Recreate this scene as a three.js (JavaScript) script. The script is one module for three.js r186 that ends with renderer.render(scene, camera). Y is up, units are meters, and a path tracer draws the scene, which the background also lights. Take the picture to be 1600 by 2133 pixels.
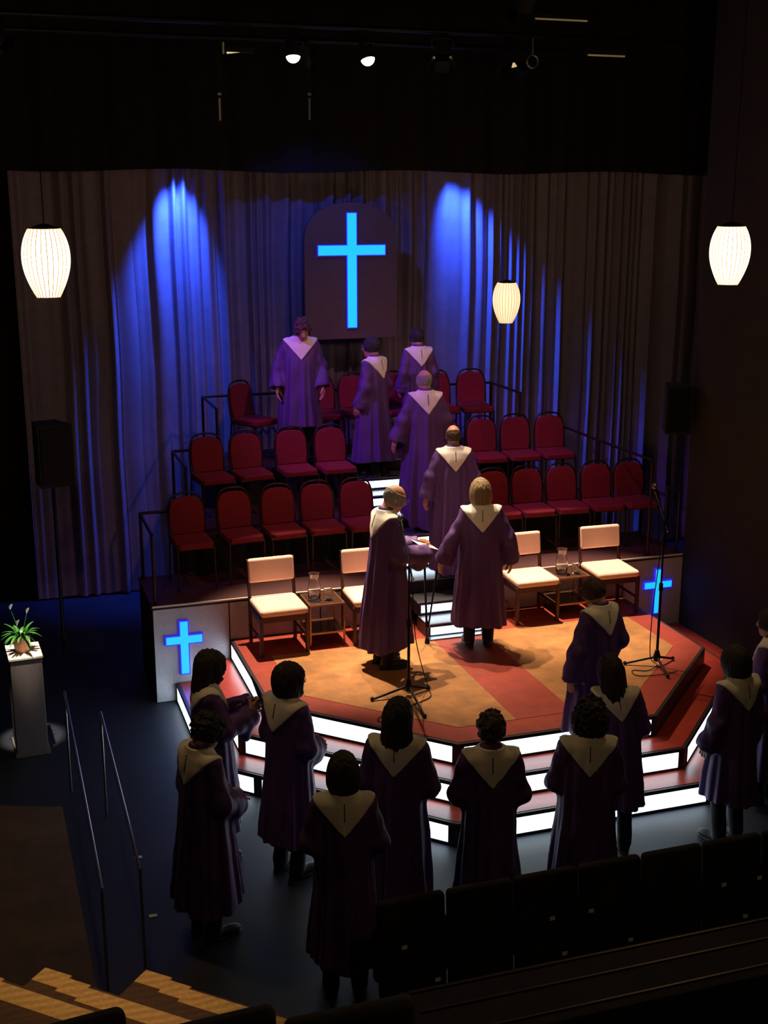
import * as THREE from 'three';
import { RectAreaLightUniformsLib } from 'three/addons/lights/RectAreaLightUniformsLib.js';
import { RoundedBoxGeometry } from 'three/addons/geometries/RoundedBoxGeometry.js';
import { mergeGeometries } from 'three/addons/utils/BufferGeometryUtils.js';
import { ImprovedNoise } from 'three/addons/math/ImprovedNoise.js';

// ---------------------------------------------------------------- camera, light, exposure
const scene = new THREE.Scene();
scene.background = new THREE.Color(0x000000);
const camera = new THREE.PerspectiveCamera(45.49, 1600 / 2133, 0.05, 60);
const YAW = 0.3168, PITCH = 0.2531;
camera.position.set(-4.273, 4.82, 11.296);
camera.lookAt(-4.273 + Math.sin(YAW) * Math.cos(PITCH), 4.82 - Math.sin(PITCH), 11.296 - Math.cos(YAW) * Math.cos(PITCH));
const renderer = new THREE.WebGLRenderer({ antialias: true });
renderer.toneMapping = THREE.LinearToneMapping;
renderer.toneMappingExposure = 1.0;
renderer.shadowMap.enabled = true;
RectAreaLightUniformsLib.init();

const WARM = new THREE.Color().setRGB(1.0, 0.76, 0.53);
const LAMP = new THREE.Color().setRGB(1.0, 0.62, 0.27);
const STRIP = new THREE.Color().setRGB(0.74, 0.9, 1.0);
const BLUE = new THREE.Color().setRGB(0.03, 0.11, 1.0);
const VIOLET = new THREE.Color().setRGB(0.42, 0.10, 1.0);

function spot(at, to, color, cd, angle, penumbra = 0.6, radius = 2) {
  const l = new THREE.SpotLight(color, cd, 0, angle, penumbra, 2);
  l.position.set(...at); l.target.position.set(...to); l.castShadow = true; l.shadow.radius = radius;
  l.shadow.mapSize.set(1024, 1024);
  scene.add(l, l.target);
  return l;
}
// overhead stage spots (each one hangs in a lantern built further down): position, aim, colour, candela, half angle
const SPOTS = [
  [[-1.3, 6.05, -0.5], [-1.45, 0.57, 0.75], WARM, 240, 0.25],
  [[0.95, 6.05, -0.5], [1.45, 0.57, 0.7], WARM, 240, 0.25],
  [[-0.56, 6.05, -0.5], [0.1, 0.57, 1.6], WARM, 110, 0.32],
  [[0.19, 6.09, -0.5], [-0.4, 0.57, 1.1], WARM, 95, 0.22],
];
for (const s of SPOTS) spot(...s);
// blue floods over the curtain, violet washes on the choir tiers, pin spot on the plant
const FLOODS = [
  [[-1.9, 5.32, -3.29], [-2.15, 2.9, -3.82], BLUE, 115, 0.45, 1.0],
  [[1.28, 5.32, -3.29], [2.5, 2.3, -3.8], BLUE, 90, 0.47, 1.0],
];
for (const s of FLOODS) spot(...s);
const WASHES = [
  [[-0.9, 6.1, -1.6], [0.1, 2.0, -3.5], new THREE.Color().setRGB(0.06, 0.12, 1.0), 9, 0.75],
  [[-3.9, 6.1, -0.6], [0.1, 2.3, -1.7], VIOLET, 60, 0.33],
  [[0.4, 6.35, 0.9], [0.0, 1.6, -1.7], new THREE.Color().setRGB(1.0, 0.42, 0.5), 13, 0.6],
];
for (const s of WASHES) spot(...s);
spot([-4.05, 7.0, 6.3], [-3.95, 1.2, 6.05], LAMP, 34, 0.16, 0.8);
spot([-4.35, 6.2, 1.9], [-4.15, 0.93, 0.66], new THREE.Color().setRGB(1, 0.8, 0.55), 330, 0.05, 0.3);

// ---------------------------------------------------------------- helpers
let seed = 7;
const rnd = () => { seed = (seed * 1664525 + 1013904223) >>> 0; return seed / 4294967296; };
const perlin = new ImprovedNoise();
const NZ = (x, y, z) => perlin.noise(x + 31.7, y + 17.3, z + 5.1);
const used = {};
const numbered = n => { used[n] = (used[n] ?? -1) + 1; return used[n] ? n + '_' + String(used[n]).padStart(3, '0') : n; };
const shade = o => { o.castShadow = true; o.receiveShadow = true; return o; };
function thing(name, label, category, [x, y, z] = [0, 0, 0], turn = 0, group) {
  const o = new THREE.Group(); o.name = numbered(name); scene.add(o);
  o.position.set(x, y, z); o.rotation.y = turn; o.userData = { label, category };
  if (group) o.userData.group = group;
  return o;
}
function part(name, geo, mat, parent, label) {
  const m = shade(new THREE.Mesh(Array.isArray(geo) ? merge(geo) : geo, mat));
  m.name = name; if (label) m.userData.label = label;
  parent.add(m); return m;
}
function solo(name, label, category, geo, mat, group) {
  const m = part(numbered(name), geo, mat, scene); m.userData = { label, category };
  if (group) m.userData.group = group;
  return m;
}
function struct(name, geo, mat, label) {
  const m = part(name, geo, mat, scene); m.userData = { kind: 'structure', label, category: 'structure' }; return m;
}
function copy(o, [x, y, z], turn, label) {
  const c = o.clone(); c.name = numbered(o.name.replace(/_\d{3}$/, '')); scene.add(c);
  c.position.set(x, y, z); c.rotation.y = turn; c.userData = { ...o.userData, label };
  return c;
}
function merge(list) {
  list = list.map(g => { g = g.index ? g.toNonIndexed() : g; for (const k of Object.keys(g.attributes)) if (!['position', 'normal', 'uv'].includes(k)) g.deleteAttribute(k); return g; });
  return mergeGeometries(list);
}
function box(w, h, d, x = 0, y = 0, z = 0, r = 0) {
  const g = r ? new RoundedBoxGeometry(w, h, d, 3, Math.min(r, w / 2.01, h / 2.01, d / 2.01)) : new THREE.BoxGeometry(w, h, d);
  return g.translate(x, y, z);
}
const V3 = (a, b, c) => new THREE.Vector3(a, b, c);
function bar(a, b, r0, r1 = r0, n = 10) {          // a round bar between two points
  a = V3(...a); b = V3(...b); const d = b.clone().sub(a);
  const g = new THREE.CylinderGeometry(r1, r0, d.length(), n);
  g.applyQuaternion(new THREE.Quaternion().setFromUnitVectors(V3(0, 1, 0), d.clone().normalize()));
  return g.translate((a.x + b.x) / 2, (a.y + b.y) / 2, (a.z + b.z) / 2);
}
function tube(pts, r, n = 40, k = 8, closed = false, tension = 0.5) {
  return new THREE.TubeGeometry(new THREE.CatmullRomCurve3(pts.map(p => V3(...p)), closed, 'catmullrom', tension), n, r, k, closed);
}
function lathe(pts, n = 28) { return new THREE.LatheGeometry(pts.map(p => new THREE.Vector2(...p)), n); }
function slab(poly, y0, y1, bevel = 0) {           // polygon in x, z pulled up from y0 to y1
  const s = new THREE.Shape(poly.map(([x, z]) => new THREE.Vector2(x, -z)));
  const g = new THREE.ExtrudeGeometry(s, { depth: y1 - y0 - bevel, bevelEnabled: bevel > 0, bevelThickness: bevel, bevelSize: bevel, bevelOffset: -bevel, bevelSegments: 2 });
  return g.rotateX(-Math.PI / 2).translate(0, y0 + bevel * 0, 0);
}
function lightFor(mesh) { return mesh; }
// ---- textures computed here; colour maps carry only grain and blotches of the stuff itself
function grainTex(size, fn, srgb = true) {
  const d = new Uint8Array(size * size * 4);
  for (let j = 0; j < size; j++) for (let i = 0; i < size; i++) {
    const c = fn(i / size, j / size), o = (j * size + i) * 4;
    d[o] = c[0]; d[o + 1] = c[1]; d[o + 2] = c[2]; d[o + 3] = 255;
  }
  const t = new THREE.DataTexture(d, size, size); t.wrapS = t.wrapT = THREE.RepeatWrapping;
  t.magFilter = THREE.LinearFilter; t.minFilter = THREE.LinearMipmapLinearFilter; t.generateMipmaps = true;
  if (srgb) t.colorSpace = THREE.SRGBColorSpace; t.needsUpdate = true; return t;
}
// noise that repeats over the unit square
const tileN = (u, v, f, s) => {
  const a = (x, y) => NZ(x * f, y * f, s);
  const wu = u, wv = v;
  return (a(u, v) * (1 - wu) + a(u - 1, v) * wu) * (1 - wv) + (a(u, v - 1) * (1 - wu) + a(u - 1, v - 1) * wu) * wv;
};
const clamp255 = x => Math.max(0, Math.min(255, x));
const blotchTex = (rgb, amount, fine = 26) => grainTex(256, (u, v) => {
  const n = 1 + amount * (1.1 * tileN(u, v, 5, 1) + 0.7 * tileN(u, v, 13, 2)) + fine / 255 * (rnd() - 0.5) * 2;
  return rgb.map(c => clamp255(c * n));
});
const woodTex = (rgb, k = 0.25) => grainTex(256, (u, v) => {
  const n = 1 + k * Math.sin(60 * (v + 0.06 * tileN(u, v, 3, 4))) * 0.5 + k * tileN(u * 1, v, 24, 3);
  return rgb.map(c => clamp255(c * n));
});
function mat(o) { return new THREE.MeshStandardMaterial({ roughness: 0.7, metalness: 0, ...o }); }
const rep = (t, r) => { t.repeat.set(r, r); return t; };
const M = {
  black: mat({ color: 0x0c0b0c, roughness: 0.9 }),
  wall: mat({ color: 0x8a7a62, roughness: 0.95, map: rep(blotchTex([70, 64, 58], 0.25), 0.3) }),
  ceiling: mat({ color: 0x0b0a0a, roughness: 0.95 }),
  floor: mat({ map: rep(blotchTex([33, 38, 52], 0.18), 0.7), roughness: 0.55 }),
  brownfloor: mat({ map: rep(blotchTex([92, 72, 50], 0.2), 0.7), roughness: 0.8 }),
  stageDark: mat({ color: 0x2a2628, roughness: 0.45 }),
  nosing: mat({ color: 0x1d1b1e, roughness: 0.35, metalness: 0.3 }),
  red: mat({ map: rep(blotchTex([142, 46, 22], 0.14), 1.1), roughness: 0.72 }),
  redTread: mat({ map: rep(blotchTex([150, 54, 42], 0.13), 1.1), roughness: 0.3 }),
  yellow: mat({ map: rep(blotchTex([152, 102, 52], 0.22), 0.9), roughness: 0.8 }),
  tier: mat({ map: rep(blotchTex([76, 40, 38], 0.15), 1), roughness: 0.6 }),
  tierSide: mat({ color: 0x241a1d, roughness: 0.8 }),
  panel: mat({ map: rep(blotchTex([176, 176, 188], 0.05), 0.8), roughness: 0.6 }),
  trim: mat({ color: 0xd8d4cc, roughness: 0.5 }),
  steel: mat({ color: 0x8d8d95, roughness: 0.32, metalness: 0.85 }),
  stepTop: mat({ color: 0x6e7078, roughness: 0.22, metalness: 0.55 }),
  darkMetal: mat({ color: 0x17171a, roughness: 0.4, metalness: 0.6 }),
  bronze: mat({ color: 0x3c2a20, roughness: 0.4, metalness: 0.6 }),
  redFabric: mat({ map: rep(blotchTex([124, 16, 30], 0.12, 40), 3), roughness: 0.9 }),
  cream: mat({ map: rep(blotchTex([238, 194, 174], 0.05, 14), 3), roughness: 0.85 }),
  chairWood: mat({ map: rep(woodTex([64, 27, 18]), 2), roughness: 0.4 }),
  tableMetal: mat({ color: 0xa07456, roughness: 0.3, metalness: 0.7 }),
  curtain: mat({ map: rep(blotchTex([138, 126, 148], 0.07, 18), 1.4), roughness: 0.85 }),
  arch: mat({ map: rep(blotchTex([104, 80, 78], 0.06), 1), roughness: 0.8 }),
  robe: mat({ color: new THREE.Color().setRGB(0.098, 0.04, 0.178), roughness: 0.65 }),
  collar: mat({ color: 0xe9e4d8, roughness: 0.8 }),
  trousers: mat({ color: 0x17161b, roughness: 0.85 }),
  shoe: mat({ color: 0x120f10, roughness: 0.6 }),
  seatCloth: mat({ color: 0x1a1718, roughness: 0.9 }),
  oak: mat({ map: rep(woodTex([196, 158, 98], 0.14), 2), roughness: 0.55 }),
  riserBrown: mat({ map: rep(woodTex([72, 48, 30], 0.2), 2), roughness: 0.7 }),
  paper: mat({ color: 0xf2f0ea, roughness: 0.8 }),
  leaf: mat({ color: 0x2f6a2a, roughness: 0.45, side: THREE.DoubleSide }),
  petal: mat({ color: 0xf3efe2, roughness: 0.6, side: THREE.DoubleSide }),
  pot: mat({ color: 0xc98f74, roughness: 0.6 }),
  soil: mat({ color: 0x2a1c13, roughness: 1 }),
  plinth: mat({ map: rep(blotchTex([96, 91, 96], 0.05), 1), roughness: 0.7 }),
  glass: new THREE.MeshPhysicalMaterial({ color: 0xffffff, transmission: 1, thickness: 0.004, roughness: 0.02, ior: 1.5 }),
  smoked: new THREE.MeshPhysicalMaterial({ color: 0x6b4a3c, transmission: 0.55, thickness: 0, roughness: 0.08, ior: 1.5 }),
  water: new THREE.MeshPhysicalMaterial({ color: 0xffffff, transmission: 1, thickness: 0, roughness: 0.12, ior: 1.33 }),
  strip: mat({ color: 0xe8f2f6, roughness: 0.5, emissive: STRIP, emissiveIntensity: 2.2 }),
  cyan: mat({ color: 0x103050, roughness: 0.5, emissive: new THREE.Color().setRGB(0.01, 0.55, 1.0), emissiveIntensity: 1.08 }),
  cyanEdge: mat({ color: 0x0a0a30, roughness: 0.5, emissive: new THREE.Color().setRGB(0.04, 0.02, 1.0), emissiveIntensity: 0.9 }),
  shadeGlow: mat({ color: 0xfff0d8, roughness: 0.8, emissive: new THREE.Color().setRGB(1.0, 0.80, 0.52), emissiveIntensity: 2.4 }),
  shadeDim: mat({ color: 0xfff0d8, roughness: 0.8, emissive: new THREE.Color().setRGB(1.0, 0.78, 0.46), emissiveIntensity: 1.1 }),
  lens: mat({ color: 0xfff6e0, roughness: 0.4, emissive: new THREE.Color().setRGB(1.0, 0.86, 0.55), emissiveIntensity: 3 }),
  lensDim: mat({ color: 0xfff6e0, roughness: 0.4, emissive: new THREE.Color().setRGB(1.0, 0.78, 0.40), emissiveIntensity: 0.55 }),
};
function areaLight(center, dir, w, h, color, intensity) {   // a rectangular light looking along dir
  const l = new THREE.RectAreaLight(color, intensity, w, h);
  l.position.set(...center); l.lookAt(center[0] + dir[0], center[1] + dir[1], center[2] + dir[2]);
  scene.add(l); return l;
}

// ---------------------------------------------------------------- the room
struct('floor', slab([[-9, -5], [9, -5], [9, 14], [-9, 14]], -0.2, 0), M.floor, 'dark blue-grey auditorium floor around the stage');
struct('wall_back', box(18, 8, 0.2, 0, 3.5, -4.4), M.wall, 'black wall behind the curtain');
struct('wall_left', box(0.2, 8, 18, -5.3, 3.5, 4.5), M.wall, 'black side wall on the plant side');
struct('wall_right', box(0.2, 7.3, 9.5, 3.0, 3.65, 4.77), M.wall, 'black side wall beside the stage steps');
struct('wall_front', box(18, 8, 0.2, 0, 3.5, 14), M.wall, 'black wall at the rear of the auditorium');
struct('wall_side', box(0.2, 8, 18, 8.9, 3.5, 4.5), M.wall, 'black outer wall beyond the wing');
struct('ceiling', box(18, 0.2, 19, 0, 7.5, 4.6), M.ceiling, 'black ceiling over the lighting rig');
{ // black border hung over the curtain top
  const b = solo('stage_border', 'black cloth border hanging above the top of the curtain', 'drape', new THREE.PlaneGeometry(1, 1), M.black);
  const pos = [], idx = [], n = 200;
  for (let i = 0; i <= n; i++) { const x = -5.1 + 13.5 * i / n, z = -3.1 + 0.03 * Math.sin(x * 9) + 0.02 * Math.sin(x * 23); const yb = 5.1 + 0.02 * Math.sin(x * 2.3); pos.push(x, yb, z, x, 7.35, z, x, yb, z - 0.012, x, 7.35, z - 0.012); }
  for (let i = 0; i < n; i++) { const a = i * 4, c = a + 4; idx.push(a, c, a + 1, c, c + 1, a + 1, a + 2, a + 3, c + 2, c + 2, a + 3, c + 3, a, a + 2, c, c, a + 2, c + 2); }
  const g = new THREE.BufferGeometry(); g.setAttribute('position', new THREE.Float32BufferAttribute(pos, 3)); g.setIndex(idx); g.computeVertexNormals(); b.geometry = g;
}
{ // pleated curtain: a folded cloth of real depth
  const nx = 2000, ny = 26, x0 = -3.86, x1 = 5.4, pos = [], uv = [], idx = [];
  const ph = Array.from({ length: 60 }, () => rnd());
  const fold = (x, y) => {
    const s = (x - x0) * 6.2 + 2.6 * NZ(x * 1.15, 0.3, 2) + 0.9 * NZ(x * 3.1, 0.8, 5) + 0.22 * NZ(x * 0.7, y * 0.5, 9);
    const k = Math.floor(s), f = s - k, w = 0.2 + 1.15 * ph[((k % 60) + 60) % 60];
    const c = (0.5 - 0.5 * Math.cos(2 * Math.PI * f)) * w;
    return 0.095 * c + 0.035 * NZ(x * 1.6, 0.5, 7) + 0.012 * Math.sin(s * 6.9 + 1.7 * ph[(((k + 7) % 60) + 60) % 60] * 6) + 0.012 * NZ(x * 3, y * 1.2, 4);
  };
  for (let j = 0; j <= ny; j++) for (let i = 0; i <= nx; i++) {
    const x = x0 + (x1 - x0) * i / nx, y = 0.02 + 5.6 * j / ny;
    pos.push(x, y, -3.6 + fold(x, y)); uv.push(x, y);
  }
  for (let j = 0; j < ny; j++) for (let i = 0; i < nx; i++) { const a = j * (nx + 1) + i, b = a + 1, c = a + nx + 1, d = c + 1; idx.push(a, b, c, b, d, c); }
  const g = new THREE.BufferGeometry(); g.setAttribute('position', new THREE.Float32BufferAttribute(pos, 3)); g.setAttribute('uv', new THREE.Float32BufferAttribute(uv, 2)); g.setIndex(idx); g.computeVertexNormals();
  solo('stage_curtain', 'tall pale grey pleated curtain hanging behind the choir tiers', 'curtain', g, M.curtain);
}
// ---------------------------------------------------------------- octagonal stage with lit steps
const RS = 0.19, OA = 2.172, OB = 1.658, OC = 0.90, OD = 2.93, TR = 0.275, K = Math.SQRT2 - 1;
function octagon(o, inset = 0) {
  const e = o - inset, A = OA + e, B = OB + K * e, C = OC + K * e, D = OD + e;
  return [[-A, 0.02], [-A, B], [-C, D], [C, D], [A, B], [A, 0.02]];
}
{
  const st = thing('stage_platform', 'octagonal red and amber carpeted stage with three steps of white light strips', 'stage', [0, 0, 0]);
  for (let lv = 0; lv < 3; lv++) {                // lv 0 top
    const o = lv * TR, top = RS * (3 - lv), P = octagon(o);
    if (lv === 2) { P[5][0] = 2.895; P[4][0] = 2.895; P[4][1] = P[3][1] - (2.895 - P[3][0]); }
    part('step_body', slab(P, lv === 2 ? 0.001 : top - RS, top, 0.004), M.stageDark, st, 'black step edge');
    const Q = octagon(o, 0.028); if (lv === 2) { Q[5][0] = 2.893; Q[4][0] = 2.893; Q[4][1] = Q[3][1] - (2.893 - Q[3][0]); }
    if (lv) part('tread_covering', slab(Q, top - 0.004, top + 0.003), M.redTread, st, 'glossy red step covering');
    else part('border_carpet', slab(Q, top - 0.004, top + 0.003), M.red, st, 'orange-red carpet border');
    // light strips: one list of [from, to] for each face, going round from the left side to the right side
    const faces = [[[0.03, 0.97]], [[0.03, 0.19], [0.225, 0.97]], [[0.025, 0.97]], lv === 1 ? [[0.04, 0.97]] : lv === 2 ? [[0.04, 0.6]] : []];
    for (let f = 0; f < 4; f++) {
      const a = P[f], b = P[f + 1], L = Math.hypot(b[0] - a[0], b[1] - a[1]), ux = (b[0] - a[0]) / L, uz = (b[1] - a[1]) / L, nx = -uz, nz = ux;
      for (const [t0, t1] of faces[f]) {
        const len = L * (t1 - t0), m = L * (t0 + t1) / 2, cx = a[0] + ux * m, cz = a[1] + uz * m, turn = Math.atan2(nx, nz);
        const y = top - RS / 2 - 0.002, hh = 0.138;
        const g = box(len, hh, 0.008, 0, 0, 0, 0.003).rotateY(turn).translate(cx + nx * 0.001, y, cz + nz * 0.001);
        part('light_strip', g, M.strip, st, 'glowing white light strip');
        const fr = [];
        for (const s of [-1, 1]) fr.push(box(len + 0.02, 0.012, 0.014, 0, s * (hh / 2 + 0.007), 0));
        for (const s of [-1, 1]) fr.push(box(0.012, hh + 0.02, 0.014, s * (len / 2 + 0.006), 0, 0));
        part('strip_frame', fr.map(q => q.rotateY(turn).translate(cx, y, cz)), M.nosing, st, 'dark strip frame');
        areaLight([cx + nx * 0.02, y, cz + nz * 0.02], [nx, -0.02, nz], len, hh, STRIP, 2.0);
      }
    }
  }
  const y = 0.5725, e = 0.004;
  const yl = [[-1.89, 0.58], [-0.27, 0.58], [-0.27, 2.64], [-0.79, 2.64], [-1.89, 1.54]], yr = yl.map(([x, z]) => [-x, z]).reverse();
  part('amber_carpet', slab(yl, y - 0.003, y + e), M.yellow, st, 'amber carpet panel');
  part('amber_carpet', slab(yr, y - 0.003, y + e), M.yellow, st, 'amber carpet panel');
  part('aisle_carpet', slab([[-0.27, 0.58], [0.27, 0.58], [0.27, 2.64], [-0.27, 2.64]], y - 0.003, y + e), M.red, st, 'orange-red aisle carpet');
}
// ---------------------------------------------------------------- choir tiers and the aisle stairs
const TIERS = [[2.92, 0, -1.0, 0.99], [2.42, -1.0, -2.0, 1.41], [1.9, -2.0, -3.05, 1.83]];
TIERS.forEach(([w, z0, z1, y], i) => {
  const names = ['lowest', 'middle', 'top'];
  const t = thing('choir_tier', `${names[i]} choir tier, dark reddish deck${i ? '' : ' with pale front panel'} behind the stage`, 'platform', [0, 0, 0]);
  const slot = (a, e) => [[-a, z0 - e], [-0.325, z0 - e], [-0.325, z0 - 0.44], [0.325, z0 - 0.44], [0.325, z0 - e], [a, z0 - e], [a, z1 + e], [-a, z1 + e]];
  part('body', slab(slot(w, 0.004), 0.001, y - 0.03), M.tierSide, t);
  part('deck', slab(slot(w + 0.008, 0.001), y - 0.03, y, 0.004), M.tier, t, 'reddish brown deck');
  if (i === 0) {
    for (const [a, b] of [[-w, -OA - 0.005], [-OA, -1.25], [-1.245, -0.33], [0.33, 1.25], [1.255, OA], [OA + 0.005, w]]) {
      const low = Math.abs(a + b) / 2 > OA ? 0.004 : 0.576;
      part('front_panel', box(b - a - 0.006, y - 0.035 - low, 0.016, (a + b) / 2, (y - 0.035 + low) / 2, 0.006, 0.003), M.panel, t, 'pale grey front panel');
    }
    for (const [a, b] of [[-w, -0.33], [0.33, w]]) part('edge_trim', box(b - a, 0.014, 0.022, (a + b) / 2, y - 0.003, 0.006), M.trim, t, 'white edge trim');
  }
});
{
  const t = thing('aisle_stairs', 'metal aisle stairs with white lit risers climbing through the choir tiers', 'stairs', [0, 0, 0]);
  const S = [[0.56, 0.57, 1], [0.28, 0.71, 1], [0, 0.85, 0], [-0.44, 0.99, 1], [-0.72, 1.13, 1], [-1.0, 1.27, 0], [-1.44, 1.41, 1], [-1.72, 1.55, 1], [-2.0, 1.69, 0]];
  S.forEach(([z, y, lit]) => {
    const depth = 0.29, w = 0.62;
    part('step', box(w, 0.131, depth, 0, y + 0.0725, z - depth / 2 + 0.012, 0.004), M.nosing, t, 'dark metal step');
    const d2 = lit ? 0.285 : 0.42;
    part('tread_plate', box(w, 0.008, d2, 0, y + 0.142, z - d2 / 2 + 0.018, 0.003), M.stepTop, t, 'shiny metal tread plate');
    part('nosing', box(w + 0.01, 0.014, 0.02, 0, y + 0.138, z + 0.014, 0.004), M.steel, t, 'bright metal nosing');
    if (lit) {
      part('light_strip', box(0.54, 0.078, 0.008, 0, y + 0.068, z + 0.013, 0.003), M.strip, t, 'glowing white light strip');
      areaLight([0, y + 0.068, z + 0.03], [0, -0.02, 1], 0.54, 0.078, STRIP, 2.2);
      part('strip_frame', [box(0.58, 0.01, 0.012, 0, y + 0.022, z + 0.014), box(0.58, 0.01, 0.012, 0, y + 0.114, z + 0.014)], M.steel, t, 'metal strip frame');
    }
  });
  part('foot_plate', box(0.64, 0.012, 0.1, 0, 0.5835, 0.625, 0.004), M.stepTop, t, 'shiny metal foot plate');
}
// ---------------------------------------------------------------- railings
const TUBE = 0.016;
function railing(label, pts, posts) {
  const t = thing('guard_rail', label, 'railing', [0, 0, 0]);
  for (let i = 0; i + 1 < pts.length; i++) part('rail', bar(pts[i], pts[i + 1], TUBE), M.bronze, t);
  for (const [x, y0, z, y1] of posts) { part('post', bar([x, y0 + 0.002, z], [x, y1, z], TUBE), M.bronze, t); part('base_flange', new THREE.CylinderGeometry(0.035, 0.035, 0.008, 16).translate(x, y0 + 0.006, z), M.bronze, t); }
}
const rH = 0.69;
railing('thin metal guard rail on lowest choir tier, plant side', [[-2.88, 0.99 + rH, -0.07], [-2.88, 0.99 + rH, -0.96], [-2.45, 0.99 + rH, -0.96]], [[-2.88, 0.99, -0.07, 0.99 + rH], [-2.88, 0.99, -0.96, 0.99 + rH], [-2.46, 0.99, -0.96, 0.99 + rH]]);
railing('thin metal guard rail on lowest choir tier, beside the black side wall', [[2.87, 0.99 + rH, -0.07], [2.87, 0.99 + rH, -0.33]], [[2.87, 0.99, -0.07, 0.99 + rH], [2.87, 0.99, -0.33, 0.99 + rH]]);
railing('thin metal guard rail on middle choir tier, plant side', [[-2.38, 1.41 + rH, -1.06], [-2.38, 1.41 + rH, -1.96], [-1.93, 1.41 + rH, -1.96]], [[-2.38, 1.41, -1.96, 1.41 + rH], [-2.38, 1.41, -1.06, 1.41 + rH]]);
railing('long thin guard rail running down beside middle tier, away from the plant', [[2.0, 2.1, -1.97], [2.38, 2.1, -1.97], [2.38, 2.1, -1.06], [2.5, 2.06, -0.06]], [[2.38, 1.41, -1.97, 2.1], [2.38, 1.41, -1.06, 2.1], [2.5, 0.99, -0.06, 2.06]]);
railing('guard rail round the back of the top choir tier', [[-1.85, 1.83 + rH, -2.1], [-1.85, 1.83 + rH, -3.0], [1.85, 1.83 + rH, -3.0], [1.85, 1.83 + rH, -2.1]], [[-1.85, 1.83, -2.1, 1.83 + rH], [-1.85, 1.83, -3.0, 1.83 + rH], [-0.62, 1.83, -3.0, 1.83 + rH], [0.62, 1.83, -3.0, 1.83 + rH], [1.85, 1.83, -3.0, 1.83 + rH], [1.85, 1.83, -2.1, 1.83 + rH]]);

// ---------------------------------------------------------------- glowing crosses
function crossShape(w, h, t, up, r) {
  const s = new THREE.Shape(), a = t / 2, W = w / 2;
  const p = [[-a, 0], [a, 0], [a, up - a], [W, up - a], [W, up + a], [a, up + a], [a, h], [-a, h], [-a, up + a], [-W, up + a], [-W, up - a], [-a, up - a]];
  p.forEach(([x, y], i) => i ? s.lineTo(x, y) : s.moveTo(x, y)); s.closePath(); return s;
}
function cross(label, at, w, h, t, up) {
  const o = thing('light_cross', label, 'cross', at);
  part('halo_rim', new THREE.ExtrudeGeometry(crossShape(w + 0.022, h + 0.022, t + 0.022, up + 0.011), { depth: 0.02, bevelEnabled: false }).translate(0, -0.011, 0), M.cyanEdge, o, 'deep blue glowing rim');
  part('light_face', new THREE.ExtrudeGeometry(crossShape(w, h, t, up), { depth: 0.016, bevelEnabled: true, bevelThickness: 0.004, bevelSize: 0.004, bevelOffset: -0.004, bevelSegments: 2 }).translate(0, 0, 0.008), M.cyan, o, 'cyan glowing face');
  areaLight([at[0], at[1] + h / 2, at[2] + 0.04], [0, 0, 1], t, h, BLUE, 5);
  areaLight([at[0], at[1] + up, at[2] + 0.04], [0, 0, 1], w, t, BLUE, 5);
}
{
  const s = new THREE.Shape(); const w = 0.58, h0 = 3.14, h1 = 4.75, r = 0.4;
  s.moveTo(-w, h0); s.lineTo(w, h0); s.lineTo(w, 4.3); s.bezierCurveTo(w, 4.62, 0.3, h1, 0, h1); s.bezierCurveTo(-0.3, h1, -w, 4.62, -w, 4.3); s.closePath();
  const a = thing('arched_board', 'brown arched board hung on the curtain behind the large cross', 'board', [0, 0, -3.05]);
  part('board', new THREE.ExtrudeGeometry(s, { depth: 0.05, bevelEnabled: true, bevelThickness: 0.006, bevelSize: 0.006, bevelOffset: -0.006, bevelSegments: 2, curveSegments: 24 }), M.arch, a);
  for (const x of [-0.45, 0.45]) part('hanging_wire', bar([x, 4.6, 0.03], [x, 7.4, 0.03], 0.003, 0.003, 6), M.darkMetal, a);
  cross('large glowing cyan cross on the arched board', [0.0, 3.28, -2.985], 0.83, 1.345, 0.112, 0.915);
}
cross('small glowing cyan cross on pale panel, plant side of the stage', [-2.63, 0.285, 0.018], 0.35, 0.535, 0.075, 0.35);
cross('small glowing cyan cross on panel by the black side wall', [2.6, 0.345, 0.018], 0.33, 0.50, 0.068, 0.325);
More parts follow.
